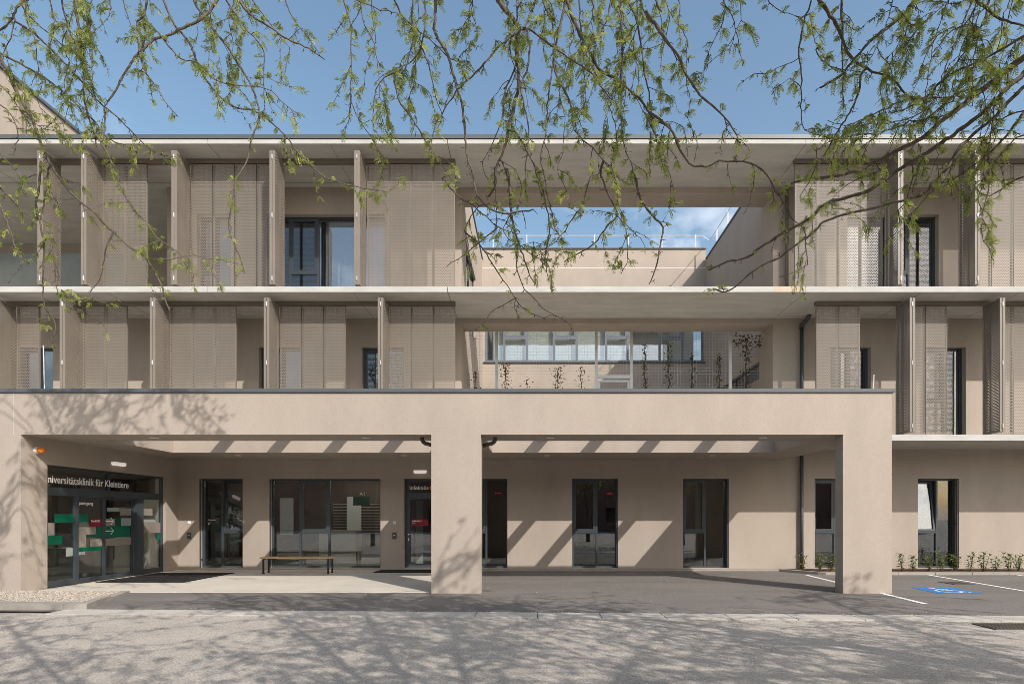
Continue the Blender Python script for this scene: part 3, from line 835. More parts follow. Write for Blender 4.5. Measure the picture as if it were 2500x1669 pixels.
# ---- shutters
PW, PH, PD = 0.586, 3.53, 0.066
def panel_mesh():
    mb = MB()
    p, h, r = 0.0463, 0.0401, 0.0158
    nc = 12
    rows = int((PH - 0.05)/h)
    x0 = (PW - (nc+0.5)*p)/2; z0 = (PH - rows*h)/2
    def cell(ax, bx, az, bz):
        cx, cz = (ax+bx)/2, (az+bz)/2; n = len(mb.v)
        o = [(bx,cz),(bx,bz),(cx,bz),(ax,bz),(ax,cz),(ax,az),(cx,az),(bx,az)]
        for (u, w) in o: mb.v.append((u, 0, w))
        for i in range(8):
            t = i*math.pi/4; mb.v.append((cx+r*math.cos(t), 0, cz+r*math.sin(t)))
        for i in range(8):
            j = (i+1) % 8; mb.f.append((n+i, n+j, n+8+j, n+8+i))
    xe = x0 + (nc+0.5)*p
    for k in range(rows):
        az, bz = z0+k*h, z0+(k+1)*h
        if k % 2 == 0:
            for c in range(nc): cell(x0+c*p, x0+(c+1)*p, az, bz)
            mb.quad((xe-p/2,0,az),(xe,0,az),(xe,0,bz),(xe-p/2,0,bz))
        else:
            mb.quad((x0,0,az),(x0+p/2,0,az),(x0+p/2,0,bz),(x0,0,bz))
            for c in range(nc): cell(x0+p/2+c*p, x0+p/2+(c+1)*p, az, bz)
    mb.quad((0,0,0),(x0,0,0),(x0,0,PH),(0,0,PH)); mb.quad((xe,0,0),(PW,0,0),(PW,0,PH),(xe,0,PH))
    mb.quad((x0,0,0),(xe,0,0),(xe,0,z0),(x0,0,z0)); mb.quad((x0,0,z0+rows*h),(xe,0,z0+rows*h),(xe,0,PH),(x0,0,PH))
    for (a, b) in ((0,0.004),(PW-0.004,PW)): mb.box(a, b, 0.0006, PD, 0, PH)
    mb.box(0.004, PW-0.004, 0.0006, PD, 0, 0.004); mb.box(0.004, PW-0.004, 0.0006, PD, PH-0.004, PH)
    for (a, b) in ((0.004,0.03),(PW-0.03,PW-0.004)): mb.box(a, b, PD-0.003, PD, 0.004, PH-0.004)
    o = mb.build('shutter_panel', M['panel'], B, off=(0,0,0))
    return o
panel0 = panel_mesh(); used = [False]
hg = MB(); hg.tube([(0,0,0),(0,0,0.115)], 0.011, 8); hg.box(-0.012,0.012,-0.002,0.012,0.01,0.105)
hinge0 = hg.build('hinge', M['steel'], panel0, off=(0,0,0)); hused = [False]
BL = ROOT[B.name]
def place(x, y, z, rot):
    if not used[0]: o = panel0; used[0] = True
    else:
        o = panel0.copy(); COL.objects.link(o); o.parent = B
    o.location = Vector((x, y, z)) - BL; o.rotation_euler = (0, 0, rot)
    return o
def flat(x, n, zb, side=1):
    for i in range(n):
        place(x + i*0.604 + 0.009, YP, zb, 0)
        if i:
            m = MB(); m.box(x+i*0.604-0.0085, x+i*0.604+0.0085, YP+0.012, YP+0.05, zb, zb+PH); m.build('gap_strip', M['black'], B)  # black strip added to keep the gap between panels dark
def fin(x, zb):
    yf_ = YP - PW - 0.01
    o = place(x+0.072, yf_, zb, R(90))
    for z in (0.10, PH*0.5, PH-0.22):
        if not hused[0]: hh = hinge0; hused[0] = True
        else: hh = hinge0.copy(); COL.objects.link(hh); hh.parent = o
        hh.location = (-0.009, 0.072, z)
    place(x-0.072, yf_+PW, zb, R(-90))
Z2, Z1 = 7.72, 3.83
for x in (-13.07, -11.92, -9.53, -6.94, -4.70): fin(x, Z2)
flat(-11.86, 2, Z2); flat(-9.455, 4, Z2); flat(-4.61, 4, Z2)
for x in (-14.30, -12.48, -10.10, -7.09, -4.08): fin(x, Z1)
flat(-14.22, 1, Z1); flat(-12.41, 2, Z1); flat(-10.02, 3, Z1); flat(-7.01, 3, Z1); flat(-4.0, 3, Z1)
for x in (9.66, 11.69): fin(x, Z2)
flat(7.135, 4, Z2); flat(11.92, 3, Z2)
for x in (9.97, 12.35): fin(x, Z1)
flat(7.72, 2, Z1); flat(10.12, 2, Z1); flat(12.52, 2, Z1)
for (x0, x1, zt, zh) in ((-22, CL, H3b, Z2+PH), (7.12, 22, H3b, Z2+PH), (-22, CL, H2b, Z1+PH), (7.71, 22, H2b, Z1+PH)):
    m = MB(); m.box(x0, x1, YP-0.02, YP+0.10, zh+0.025, zt-0.002); m.build('shutter_track', M['track'], B)
m = MB()
for (x0, x1, zb) in ((-13.5, CL, Z2), (7.12, 22, Z2), (-22, CL, Z1), (7.71, 22, Z1)):
    m.box(x0, x1, YP+0.01, YP+0.06, zb-0.075, zb-0.045)
m.build('guide_rail', M['track'], B)
# glass balustrade in the loggia
m = MB(); m.box(-22, -11.0, 16.28, 16.296, H2t+0.002, H2t+1.42); m.build('balustrade_glass', M['balglass'], B)

# ------------------------------------------------------------------ entrance canopy
C = thing('entrance_canopy', 'tan plaster entrance canopy on two square piers with dark metal coping', 'canopy', (-1.6, YF, 0))
CX0, CX1 = -22, 7.37
ZT = 4.13
OB = 15.15
OF = 12.82
m = MB(); m.box(CX0, CX1, YF, OF, SOF, ZT); m.build('front_beam', M['plaster'], C)
m = MB(); m.box(CX0, CX1, OB, YW-0.002, SOF, ZT-0.06); m.build('rear_roof', M['plaster'], C)
for (x0, x1) in ((CX0, -9.55), (-2.12, -1.12), (6.32, CX1)):
    m = MB(); m.box(x0, x1, OF+0.001, OB-0.001, SOF, ZT-0.06); m.build('cross_roof', M['plaster'], C)
m = MB(); m.box(-2.14, -1.117, YF, YF+0.30, 0.0, SOF-0.001); m.build('pier', M['plaster'], C)
m = MB(); m.box(6.36, CX1, YF, YF+0.30, 0.0, SOF-0.001); m.build('pier', M['plaster'], C)
m = MB(); m.box(6.358, CX1+0.002, YF-0.003, YF+0.303, 0.0, 0.30); m.build('pier_base', M['plaster'], C)
for x0 in (-7.92, -6.43, -4.94, -3.45): 
    m = MB(); m.box(x0, x0+0.19, OF+0.001, OB-0.001, ZT-0.30, ZT-0.07); m.build('skylight_beam', M['plaster'], C)
for x0 in (0.36, 1.85, 3.34, 4.83):
    m = MB(); m.box(x0, x0+0.19, OF+0.001, OB-0.001, ZT-0.30, ZT-0.07); m.build('skylight_beam', M['plaster'], C)
m = MB(); m.box(CX0, CX1+0.05, YF-0.035, YF+0.30, ZT+0.015, ZT+0.085); m.box(CX0, CX1+0.02, YF-0.01, YF+0.28, ZT, ZT+0.015)
m.box(CX1-0.25, CX1+0.05, YF+0.30, YW-0.05, ZT+0.015, ZT+0.085)
m.build('coping', M['coping'], C)
m = MB()
for x0, x1 in ((CX0, -9.6), (-2.1, -1.15), (6.4, CX1-0.3)): m.box(x0, x1, OF, OB, ZT-0.059, ZT-0.03)
m.box(CX0, CX1-0.26, OB, YW-0.01, ZT-0.059, ZT-0.02); m.build('roof_gravel', M['roofgravel'], C)
# expansion joint at the left end of the front beam, with its pale bead
m = MB(); m.box(-10.770, -10.761, YF-0.004, YF+0.002, SOF, ZT); m.box(-10.76, XD, YF-0.004, YF+0.002, SOF-0.001, SOF+0.006); m.build('plaster_bead', M['slabedge'], C)
for (x, lab) in ((-8.17,'fourth from the right, above the sliding doors'),(-3.62,'third from the right, left of the middle pier'),(0.325,'second from the right, right of the middle pier'),(4.89,'nearest the right pier')):
    t = thing('downlight', f'round downlight in the front soffit strip, {lab}', 'downlight', (x, 12.3, SOF), 'downlights in the canopy soffit')
    d = MB(); d.tube([(x,12.3,SOF-0.012),(x,12.3,SOF-0.001)], 0.085, 20); d.build('trim_ring', M['plastic'], t)
    d = MB(); d.tube([(x,12.3,SOF-0.016),(x,12.3,SOF-0.0125)], 0.055, 16); d.build('lens', M['plastic'], t)
for (x, lab) in ((-8.18,'above the left window'),(-3.61,'above the infection door'),(0.34,'right of the middle pier'),(4.89,'nearest the right pier')):
    t = thing('downlight', f'round downlight in the rear soffit strip, {lab}', 'downlight', (x, 15.8, SOF), 'downlights in the canopy soffit')
    d = MB(); d.tube([(x,15.8,SOF-0.012),(x,15.8,SOF-0.001)], 0.085, 20); d.build('trim_ring', M['plastic'], t)
    d = MB(); d.tube([(x,15.8,SOF-0.016),(x,15.8,SOF-0.0125)], 0.055, 16); d.build('lens', M['plastic'], t)
# bent drain pipes at the middle pier
for sx, xp in ((1, -1.117), (-1, -2.14)):
    m = MB(); pts = [(xp+sx*0.27, 12.25, SOF-0.001)]
    for k in range(7):
        an = R(k*15); pts.append((xp+sx*(0.15+0.12*math.cos(an)), 12.25, SOF-0.03-0.11*math.sin(an)))
    pts.append((xp+sx*0.002, 12.25, SOF-0.185))
    m.tube(pts, 0.042, 12); o = m.build('drain_pipe', M['greyplastic'], None, smooth=True)
    tag(o, 'bent dark drain pipe on the %s side of the middle pier under the soffit' % ('right' if sx > 0 else 'left'), 'drain pipe', 'bent drain pipes at the middle pier')
# lightning rods
for (x, y, h, lab) in ((8.9*0+7.25, 12.3, 0.50, 'thin white rod standing upright on the right end of the canopy roof'), (-10.6, 12.4, 1.15, 'thin white rod leaning slightly on the left end of the canopy roof')):
    t = thing('lightning_rod', lab, 'lightning rod', (x, y, ZT), 'lightning rods on the canopy roof')
    d = MB(); d.tube([(x,y,ZT-0.02),(x-0.03 if x<0 else x+0.02,y,ZT+h)], 0.011, 6); d.build('rod', M['plastic'], t)
    d = MB(); d.tube([(x,y,ZT-0.03),(x,y,ZT+0.03)], 0.08, 10); d.build('foot', M['greyplastic'], t)

# downpipes
def downpipe(x, z0, z1, mt, label, head=True):
    t = thing('downpipe', label, 'downpipe', (x, YW-0.09, z0))
    m = MB(); m.tube([(x,YW-0.09,z0),(x,YW-0.09,z1)], 0.05, 12); m.build('pipe', mt, t, smooth=True)
    for z in (z0+0.5, z1-0.6):
        m = MB(); m.tube([(x,YW-0.09,z),(x,YW-0.09,z+0.04)], 0.057, 12); m.box(x-0.02,x+0.02,YW-0.09,YW-0.001,z+0.005,z+0.035); m.build('pipe_clamp', mt, t)
    if head:
        m = MB(); m.tube([(x,YW-0.09,z1),(x,YW-0.09,z1+0.10),(x+0.1,YW-0.2,z1+0.22),(x+0.14,YW-0.3,H2b-0.001)], [0.075,0.07,0.055,0.06], 12); m.build('outlet', mt, t)
downpipe(7.90, 0.0, H1b-0.02, M['coping'], 'dark grey downpipe on the ground floor wall right of the canopy', False)
downpipe(7.90, H1t, 7.15, M['anthracite'], 'dark downpipe with angled outlet on the first floor gallery wall')
downpipe(7.46, H2t, H3b-0.02, M['track'], 'brown downpipe on the second floor gallery wall beside the shutters', False)

# ------------------------------------------------------------------ court things
t = thing('wire_mesh_screen', 'galvanised wire mesh screen with a gate across the planted court', 'fence', (2.4, 17.95, H1t+0.08))
YM = 17.98
for x in (-1.20, 1.92, 3.02, 6.12):
    m = MB(); m.box(x-0.04, x+0.04, YM-0.04, YM+0.04, H1t+0.08, 7.33+0.16); m.build('post', M['galv'], t)
m = MB()
def meshrect(x0, x1, z0, z1):
    k = x0
    while k < x1: m.box(k-0.002, k+0.002, YM-0.002, YM+0.002, z0, z1); k += 0.1
    k = z0
    while k < z1: m.box(x0, x1, YM-0.0065, YM-0.0025, k-0.002, k+0.002); k += 0.1
meshrect(CL+0.05, -1.25, 3.85, 7.48); meshrect(-1.15, 1.87, 3.85, 7.48); meshrect(1.97, 2.97, 6.05, 7.48); meshrect(3.07, 6.07, 3.85, 7.48); meshrect(6.17, CR-0.05, 3.85, 7.48)
m.build('wire_mesh', M['galv'], t)
m = MB(); rect_frame(m, 1.98, 2.96, 3.87, 5.86, YM-0.03, YM+0.03, 0.06); m.box(1.965,2.975,YM-0.03,YM+0.03,5.92,6.02)
gt = m.build('gate', M['galv'], t)
m = MB(); meshrect(2.05, 2.9, 3.93, 5.80); m.build('wire_mesh', M['galv'], gt)
def climber(px, top, dens, lab, spread=0.16):
    base = at(px, 950, 17.9); x = base.x
    ztop = EYE - (top-VY)/F*17.9
    t = thing('climbing_plant', lab, 'climbing plant', (x, 17.9, H1t+0.08), 'climbing plants on the mesh screen')
    m = MB(); pts = []; z = H1t+0.08
    while z < ztop: pts.append((x+random.uniform(-.03,.03), 17.9+random.uniform(-.02,.02), z)); z += 0.12
    m.tube(pts, 0.012, 5); m.tube([(p[0]+0.04+random.uniform(-.03,.03), p[1], p[2]) for p in pts[:max(2,len(pts)*2//3)]], 0.008, 5)
    m.build('stem', M['twig'], t)
    m = MB()
    for i in range(int(dens*1.4)):
        f_ = random.random()**1.2
        c = Vector((x+random.gauss(0,spread*(0.45+0.55*f_)), 17.9+random.gauss(0,.05), H1t+0.5+(ztop-H1t-0.5)*random.uniform(0.25,1.0)))
        d = Vector((random.uniform(-1,1),random.uniform(-1,.3),random.uniform(-1,.2))).normalized(); l = random.uniform(.045,.085)
        n = d.cross(Vector((random.uniform(-1,1),random.uniform(-1,1),random.uniform(-1,1)))).normalized()*l*0.3
        m.quad(c, c+d*l*.5+n, c+d*l, c+d*l*.5-n)
    m.build('leaves', M['ivy'], t)
for i, (px, top, dn, sprd) in enumerate(((1160,905,60,.09),(1234,886,170,.12),(1286,918,60,.1),(1361,896,150,.15),(1418,893,90,.12),(1574,838,190,.06),(1632,835,150,.1),(1690,860,120,.05),(1755,862,150,.07),(1822,815,210,.12))):
    climber(px, top, dn, ['thin climber at the left end of the court mesh screen','bushy climber just right of the first mesh post','short climber, second along from the first mesh post','spreading climber halfway between the first post and gate','slim climber just left of the mesh gate','tall dark brown climber just right of the gate posts','leafy climber in front of the court window, right of the gate','slim dense climber below the right end of the court window','narrow climber just left of the last mesh post','tallest climber, with leaves spreading at the top right of the mesh'][i], sprd)
m = MB()
for k in range(90):
    c = at(random.uniform(1790,1860), random.uniform(812,845), 17.85); d = Vector((random.uniform(-1,1),random.uniform(-.5,.5),random.uniform(-1,0))).normalized(); l = random.uniform(.06,.1)
    n = d.cross(Vector((0,1,.2))).normalized()*l*.25; m.quad(c, c+d*l*.5+n, c+d*l, c+d*l*.5-n)
m.build('leaf_spray', M['ivy'], bpy.data.objects['climbing_plant.009'])
# roof railing
t = thing('roof_railing', 'white tubular railing along the court roof edge under the sky', 'railing', (2.4, YB+0.1, 12.74))
m = MB()
m.tube([(CL+0.05,YB+0.15,13.32),(CR-0.1,YB+0.15,13.32)], 0.016, 6); m.tube([(CL+0.05,YB+0.15,12.82),(CR-0.1,YB+0.15,12.82)], 0.014, 6)
m.tube([(CR+0.2,YB+0.15,13.10),(CR+0.2,18.0,13.10)], 0.016, 6); m.tube([(CR-0.1,YB+0.15,13.32),(CR+0.2,YB+0.15,13.10)], 0.016, 6)
m.build('rail', M['plastic'], t)
x = -1.75
while x < CR:
    m = MB(); m.tube([(x,YB+0.15,12.74),(x,YB+0.15,13.36)], 0.02, 6); m.build('post', M['plastic'], t); x += 1.41
for y in (18.6, 20.2, 21.7, 23.0):
    m = MB(); m.tube([(CR+0.2,y,12.28),(CR+0.2,y,13.16)], 0.026, 6); m.build('post', M['plastic'], t)

# ------------------------------------------------------------------ small things
# bench
t = thing('wooden_bench', 'backless bench with oak seat and black steel legs under the wide window', 'bench', (-6.6, 16.0, 0))
m = MB()
for k in range(4): m.box(-7.59, -5.62, 15.80+k*0.098, 15.80+k*0.098+0.092, 0.425, 0.47)
m.build('seat', M['wood'], t, bevel=0.004)
m = MB(); m.box(-7.52,-7.48,15.83,16.16,0.405,0.424); m.box(-5.73,-5.69,15.83,16.16,0.405,0.424); m.box(-7.48,-5.73,15.97,16.01,0.405,0.424); m.build('seat_frame', M['blacksteel'], t)
for (x, y) in ((-7.52,15.82),(-7.52,16.14),(-5.73,15.82),(-5.73,16.14)):
    m = MB(); m.box(x, x+0.04, y, y+0.03, 0.013, 0.404); m.box(x-0.008, x+0.048, y-0.006, y+0.036, 0.0125, 0.03); m.build('leg', M['blacksteel'], t)
m = MB(); m.box(-10.50, -8.38, 13.70, 16.0, 0.0125, 0.026); tag(m.build('doormat', M['mat']), 'large black doormat in front of the sliding glass entrance', 'doormat')
m = MB(); m.box(-4.55, -2.45, 16.12, 16.96, 0.0125, 0.026); tag(m.build('doormat', M['mat']), 'small black doormat in front of the infection door', 'doormat')
# wall lamps
def wall_lamp(boxes, loc, lab):
    t = thing('wall_lamp', lab, 'wall lamp', loc, 'white bar lamps over the doors')
    m = MB(); m.box(*boxes[0]); m.build('housing', M['lampwhite'], t, bevel=0.008)
    m = MB(); m.box(*boxes[1]); m.build('diffuser', M['lampwhite'], t)
wall_lamp(((-3.60,-3.22,YW-0.07,YW-0.001,2.895,2.965),(-3.58,-3.24,YW-0.062,YW-0.008,2.875,2.894)), (-3.4,YW,2.9), 'white bar lamp on the wall above the infection door')
wall_lamp(((XD+0.001,XD+0.07,14.35,14.80,2.895,2.965),(XD+0.008,XD+0.062,14.37,14.78,2.875,2.894)), (XD,14.6,2.9), 'white bar lamp on the side wall above the sliding entrance')
t = thing('alarm_beacon', 'orange domed alarm light on a white base high on the entrance side wall', 'alarm light', (XD, 12.2, 2.99))
m = MB(); m.tube([(XD+0.001,12.2,2.99),(XD+0.06,12.2,2.99)], [0.075,0.07], 16); m.build('base', M['plastic'], t, smooth=False)
m = MB(); m.tube([(XD+0.061,12.2,2.99),(XD+0.12,12.2,2.99),(XD+0.16,12.2,2.99),(XD+0.18,12.2,2.99)], [0.062,0.06,0.045,0.015], 16); m.build('dome', M['orange'], t, smooth=True)
for (x, wh) in ((-10.29,'beside the entrance corner'), (-4.18,'between the wide window and infection door')):
    t = thing('push_button', 'white square push button on the wall '+wh, 'push button', (x, YW, 1.41), 'push buttons on the wall')
    m = MB(); m.box(x-0.045,x+0.045,YW-0.014,YW-0.001,1.365,1.455); m.build('plate', M['plastic'], t, bevel=0.005)
    m = MB(); m.box(x-0.03,x+0.03,YW-0.019,YW-0.0145,1.38,1.44); m.build('rocker', M['plastic'], t)
    t = thing('card_reader', 'dark grey card reader on the wall '+wh, 'card reader', (x, YW, 1.0), 'card readers on the wall')
    m = MB(); m.box(x-0.06,x+0.06,YW-0.03,YW-0.001,0.93,1.12); m.build('housing', M['greyplastic'], t, bevel=0.006)
    m = MB(); m.box(x-0.025,x+0.025,YW-0.034,YW-0.0305,1.02,1.045); m.build('reader_window', M['plastic'], t)
# things seen through the glass
t = thing('hanging_sign', 'green hanging sign with A1 above it, seen through the wide window', 'sign', (-5.4, 18.2, 2.0))
m = MB(); s_ = F/18.2; x0, x1 = (862-VX)/s_, (903-VX)/s_
m.box(x0, x1, 18.2, 18.22, EYE-(1233-VY)/s_, EYE-(1211-VY)/s_); m.build('board', M['green'], t)
m = MB(); m.tube([(x0+.1,18.21,EYE-(1211-VY)/s_),(x0+.1,18.21,3.0)],.004,5); m.tube([(x1-.1,18.21,EYE-(1211-VY)/s_),(x1-.1,18.21,3.0)],.004,5); m.build('cable', M['greyplastic'], t)
text('A1', ((878-VX)/s_, 18.19, EYE-(1209-VY)/s_), 0.16, FR, M['white'], 'lettering', t)
for (px, py, lab) in ((1217,1203,'small red display glowing behind the window right of the middle pier'),(1489,1204,'small red display glowing behind the window between the two piers')):
    p = at(px, py, 18.4)
    t = thing('led_display', lab, 'display', tuple(p), 'red displays behind the windows')
    m = MB(); m.box(p.x-0.13,p.x+0.13,p.y,p.y+0.03,p.z-0.06,p.z+0.06); m.build('housing', M['red'], t)
    m = MB()
    for k in range(5): m.box(p.x-0.10+k*0.038,p.x-0.078+k*0.038,p.y-0.004,p.y-0.001,p.z-0.022,p.z+0.022)
    m.build('segments', M['led'], t)

# ------------------------------------------------------------------ shrubs
def leaf_blade(mb, c, d, l, w, droop):
    d = d.normalized(); side = d.cross(Vector((0,0,1)))
    if side.length < .05: side = Vector((1,0,0))
    side.normalize()
    p1 = c + d*l*0.45; p2 = c + d*l*0.8 + Vector((0,0,-droop*0.5*l)); p3 = c + d*l + Vector((0,0,-droop*l))
    n = len(mb.v)
    mb.v += [tuple(c), tuple(p1+side*w), tuple(p1-side*w), tuple(p2+side*w*.7), tuple(p2-side*w*.7), tuple(p3)]
    mb.f += [(n,n+2,n+1),(n+1,n+2,n+4,n+3),(n+3,n+4,n+5)]
labs = {7.64:'laurel shrub at the left end of the planter beside the downpipe', 8.05:'young laurel shrub at the left edge of the window behind the right pier', 8.43:'laurel shrub half hidden just left of the right pier',
 10.4:'laurel shrub nearest the right side of the right pier', 10.78:'laurel shrub at the left edge of the tilted window', 11.18:'small laurel shrub under the tilted sash of the right window', 11.5:'bright green laurel shrub in front of the tilted window mullion',
 11.97:'dense bright laurel shrub in front of the right half of the tilted window', 12.36:'laurel shrub just right of the tilted window', 12.69:'thin laurel shrub, second to the right of the tilted window', 13.1:'low laurel shrub, third to the right of the tilted window', 13.5:'laurel shrub, second from the right edge of the photo', 13.79:'laurel shrub at the right edge of the photo'}
for i, (x, lab) in enumerate(labs.items()):
    y = 16.3 + random.uniform(-.06,.06)
    t = thing('laurel_shrub', lab, 'shrub', (x, y, 0.045), 'young laurel shrubs in the planter')
    ms = MB(); ml = MB(); H = random.uniform(0.45, 0.60) * (0.8 if x in (11.18, 13.1) else 1)
    for s in range(random.randint(4,6)):
        a_ = random.random()*6.28; lean = random.uniform(0.03,0.17)
        base = Vector((x+random.uniform(-.03,.03), y+random.uniform(-.03,.03), 0.045))
        tip = base + Vector((math.cos(a_)*lean, math.sin(a_)*lean, H*random.uniform(.65,1)))
        ms.tube([base, base.lerp(tip,.5)+Vector((0,0,.02)), tip], [0.006,0.005,0.003], 5)
        k = 0
        for q in range(18):
            f_ = 0.12 + 0.88*q/17
            c = base.lerp(tip, f_); k += 2.4
            d = Vector((math.cos(k), math.sin(k), 0.75 if q > 13 else 0.35))
            leaf_blade(ml, c, d, random.uniform(.11,.17), random.uniform(.019,.029), random.uniform(.1,.5))
    ms.build('stem', M['twig'], t); ml.build('leaves', M['laurel'], t)

# ------------------------------------------------------------------ building across the road (seen in the glass)
O = thing('opposite_building', 'dark red two storey building across the road, seen only in the window reflections', 'building', (0,-30,0))
m = MB(); wall_openings(m, -45, 45, 0, 8.0, -30.3, 0.3, [(x, x+1.6, 1.0, 2.6) for x in range(-42, 42, 5)]); m.build('wall', M['brick'], O)
m = MB(); m.box(-45, 45, -42, -31, 0, 7.9); m.build('wall', M['brick'], O)
m = MB(); m.box(-46, 46, -42, -29.8, 8.0, 8.3); m.build('roof', M['coping'], O)

# ------------------------------------------------------------------ honey locust trees
Z6 = (2.796, 0, 0); Z1z = (2.45, 0, 320); Z2z = (2.45, 440, 320); Z7 = (2.669, 780, 0); Z3 = (2.904, 1080, 420); Z4 = (2.904, 1500, 420); Z8 = (2.61, 1600, 0); Z5 = (2.118, 1900, 360)
def P(z, s): return [(z[1] + float(a)/z[0], z[2] + float(b)/z[0]) for a, b in (q.split(',') for q in s.split())]
# (points in the photo, half width of the branch in photo pixels at its start, leafiness)
left = [
 (P(Z6,'1590,-60 1700,90 1850,190 1950,260 2050,305 2110,335 2180,380 2215,405'), 3.2, .6),
 (P(Z6,'1520,-60 1420,85 1340,150 1250,190 1150,240 1050,270 980,330 920,400 870,470 810,580 740,690 715,740 715,850 700,970'), 3.4, .25),
 (P(Z6,'-60,330 100,415 200,470 300,530 400,600 490,680 560,760 640,820 700,900 760,960 860,990'), 2.6, 1.2),
 (P(Z6,'-40,330 60,500 100,600 150,690 200,780 250,890 290,1000 350,1130')+P(Z1z,'400,340 490,430 560,480 620,550 680,605 760,680 860,750 900,800 940,870 975,940 985,1000 1015,1075'), 4.0, .55),
 (P(Z1z,'880,765 1030,765 1130,745 1230,760 1372,780 1430,800'), 1.3, 1.1),
 (P(Z6,'130,-50 160,60 230,140 330,230 430,310 520,360 600,430'), 1.8, .9),
 (P(Z6,'505,-50 515,80 540,180 560,300 575,420 570,560 575,680 600,790 640,900 660,1000'), 3.2, 1.5),
 (P(Z6,'90,120 110,150 220,220 320,310 420,410 500,500 560,560 620,640 700,720 780,780 860,860 960,960 1060,1040 1180,1070 1240,1085'), 2.2, 1.2),
 (P(Z6,'1010,-50 985,100 940,140 935,240 950,330 965,420 990,490 1050,570 1110,660 1160,740 1210,790'), 2.2, .9),
 (P(Z6,'1090,-50 1150,80 1190,170 1260,250 1310,330 1340,420 1390,520 1450,600 1510,670 1600,730 1700,750 1760,770 1830,820 1900,880 1960,940 2010,1010 2070,1090 2140,1150 2220,1210 2349,1255')+P(Z2z,'1115,345 1240,365'), 2.4, .95),
 (P(Z6,'1030,170 1110,260 1180,350 1250,410 1350,430 1460,540 1600,580 1720,590 1850,620 1930,700 2050,790'), 1.7, 1.0),
 (P(Z6,'1290,-50 1400,130 1480,230 1560,330 1620,430 1680,520 1730,620 1760,720 1770,790 1750,870 1720,950')+P(Z2z,'420,90 385,210 330,290 320,380 300,480 290,580 330,690 360,760 385,850'), 2.6, .75),
 (P(Z6,'1510,-50 1600,90 1680,200 1750,270 1800,360 1800,500 1800,650 1810,760'), 1.8, 1.1),
 (P(Z6,'1680,-50 1780,80 1850,170 1900,240 1980,330'), 1.6, 1.3),
 (P(Z6,'1930,-50 1990,110 2060,200 2130,290 2190,390'), 1.5, 1.2),
 (P(Z6,'240,-50 130,40 70,140 0,210 -60,250'), 3.0, .4),
 (P(Z6,'100,130 70,260 30,340 20,420'), 1.6, 1.1),
 (P(Z1z,'245,180 235,330 215,450 245,560 265,700 255,850 260,960 270,1060 330,1150 320,1235'), 2.5, .55),
 (P(Z1z,'290,230 265,420 250,520 300,650 330,780 330,900 360,990 420,1060 560,1110 640,1190'), 1.7, .9),
 (P(Z1z,'-30,400 0,440 60,590 100,720 175,795'), 2.4, .7),
 (P(Z1z,'680,605 640,680 620,780 600,880 540,960'), 1.7, .35),
 (P(Z6,'640,900 690,970')+P(Z1z,'650,150 690,250 740,370 800,470 870,540 930,630 1000,680 1080,740 1150,830 1160,880'), 2.4, 1.1),
 (P(Z1z,'-30,330 0,340 80,420 160,500 250,530'), 1.6, 1.2),
 (P(Z6,'330,-40 370,120 420,180 460,290 540,400'), 1.8, 1.2),
 (P(Z6,'750,-40 745,110 650,210'), 1.6, .7),
 (P(Z6,'830,-40 880,140 930,250'), 1.3, 1.1),
 (P(Z6,'-30,560 60,640 150,760 260,860 380,900'), 1.5, 1.1),
 (P(Z6,'-30,700 60,760 110,860 120,960 90,1060'), 1.5, 1.1),
 (P(Z6,'420,-40 430,60 470,200 510,330 520,450'), 1.8, 1.4),
 (P(Z6,'560,-40 600,60 620,180 610,300'), 1.5, 1.4),
 (P(Z1z,'0,130 60,200 130,290 200,340'), 1.3, 1.4),
 (P(Z1z,'370,950 430,1000 540,1010 640,1025 715,1020'), 1.2, 1.5),
]
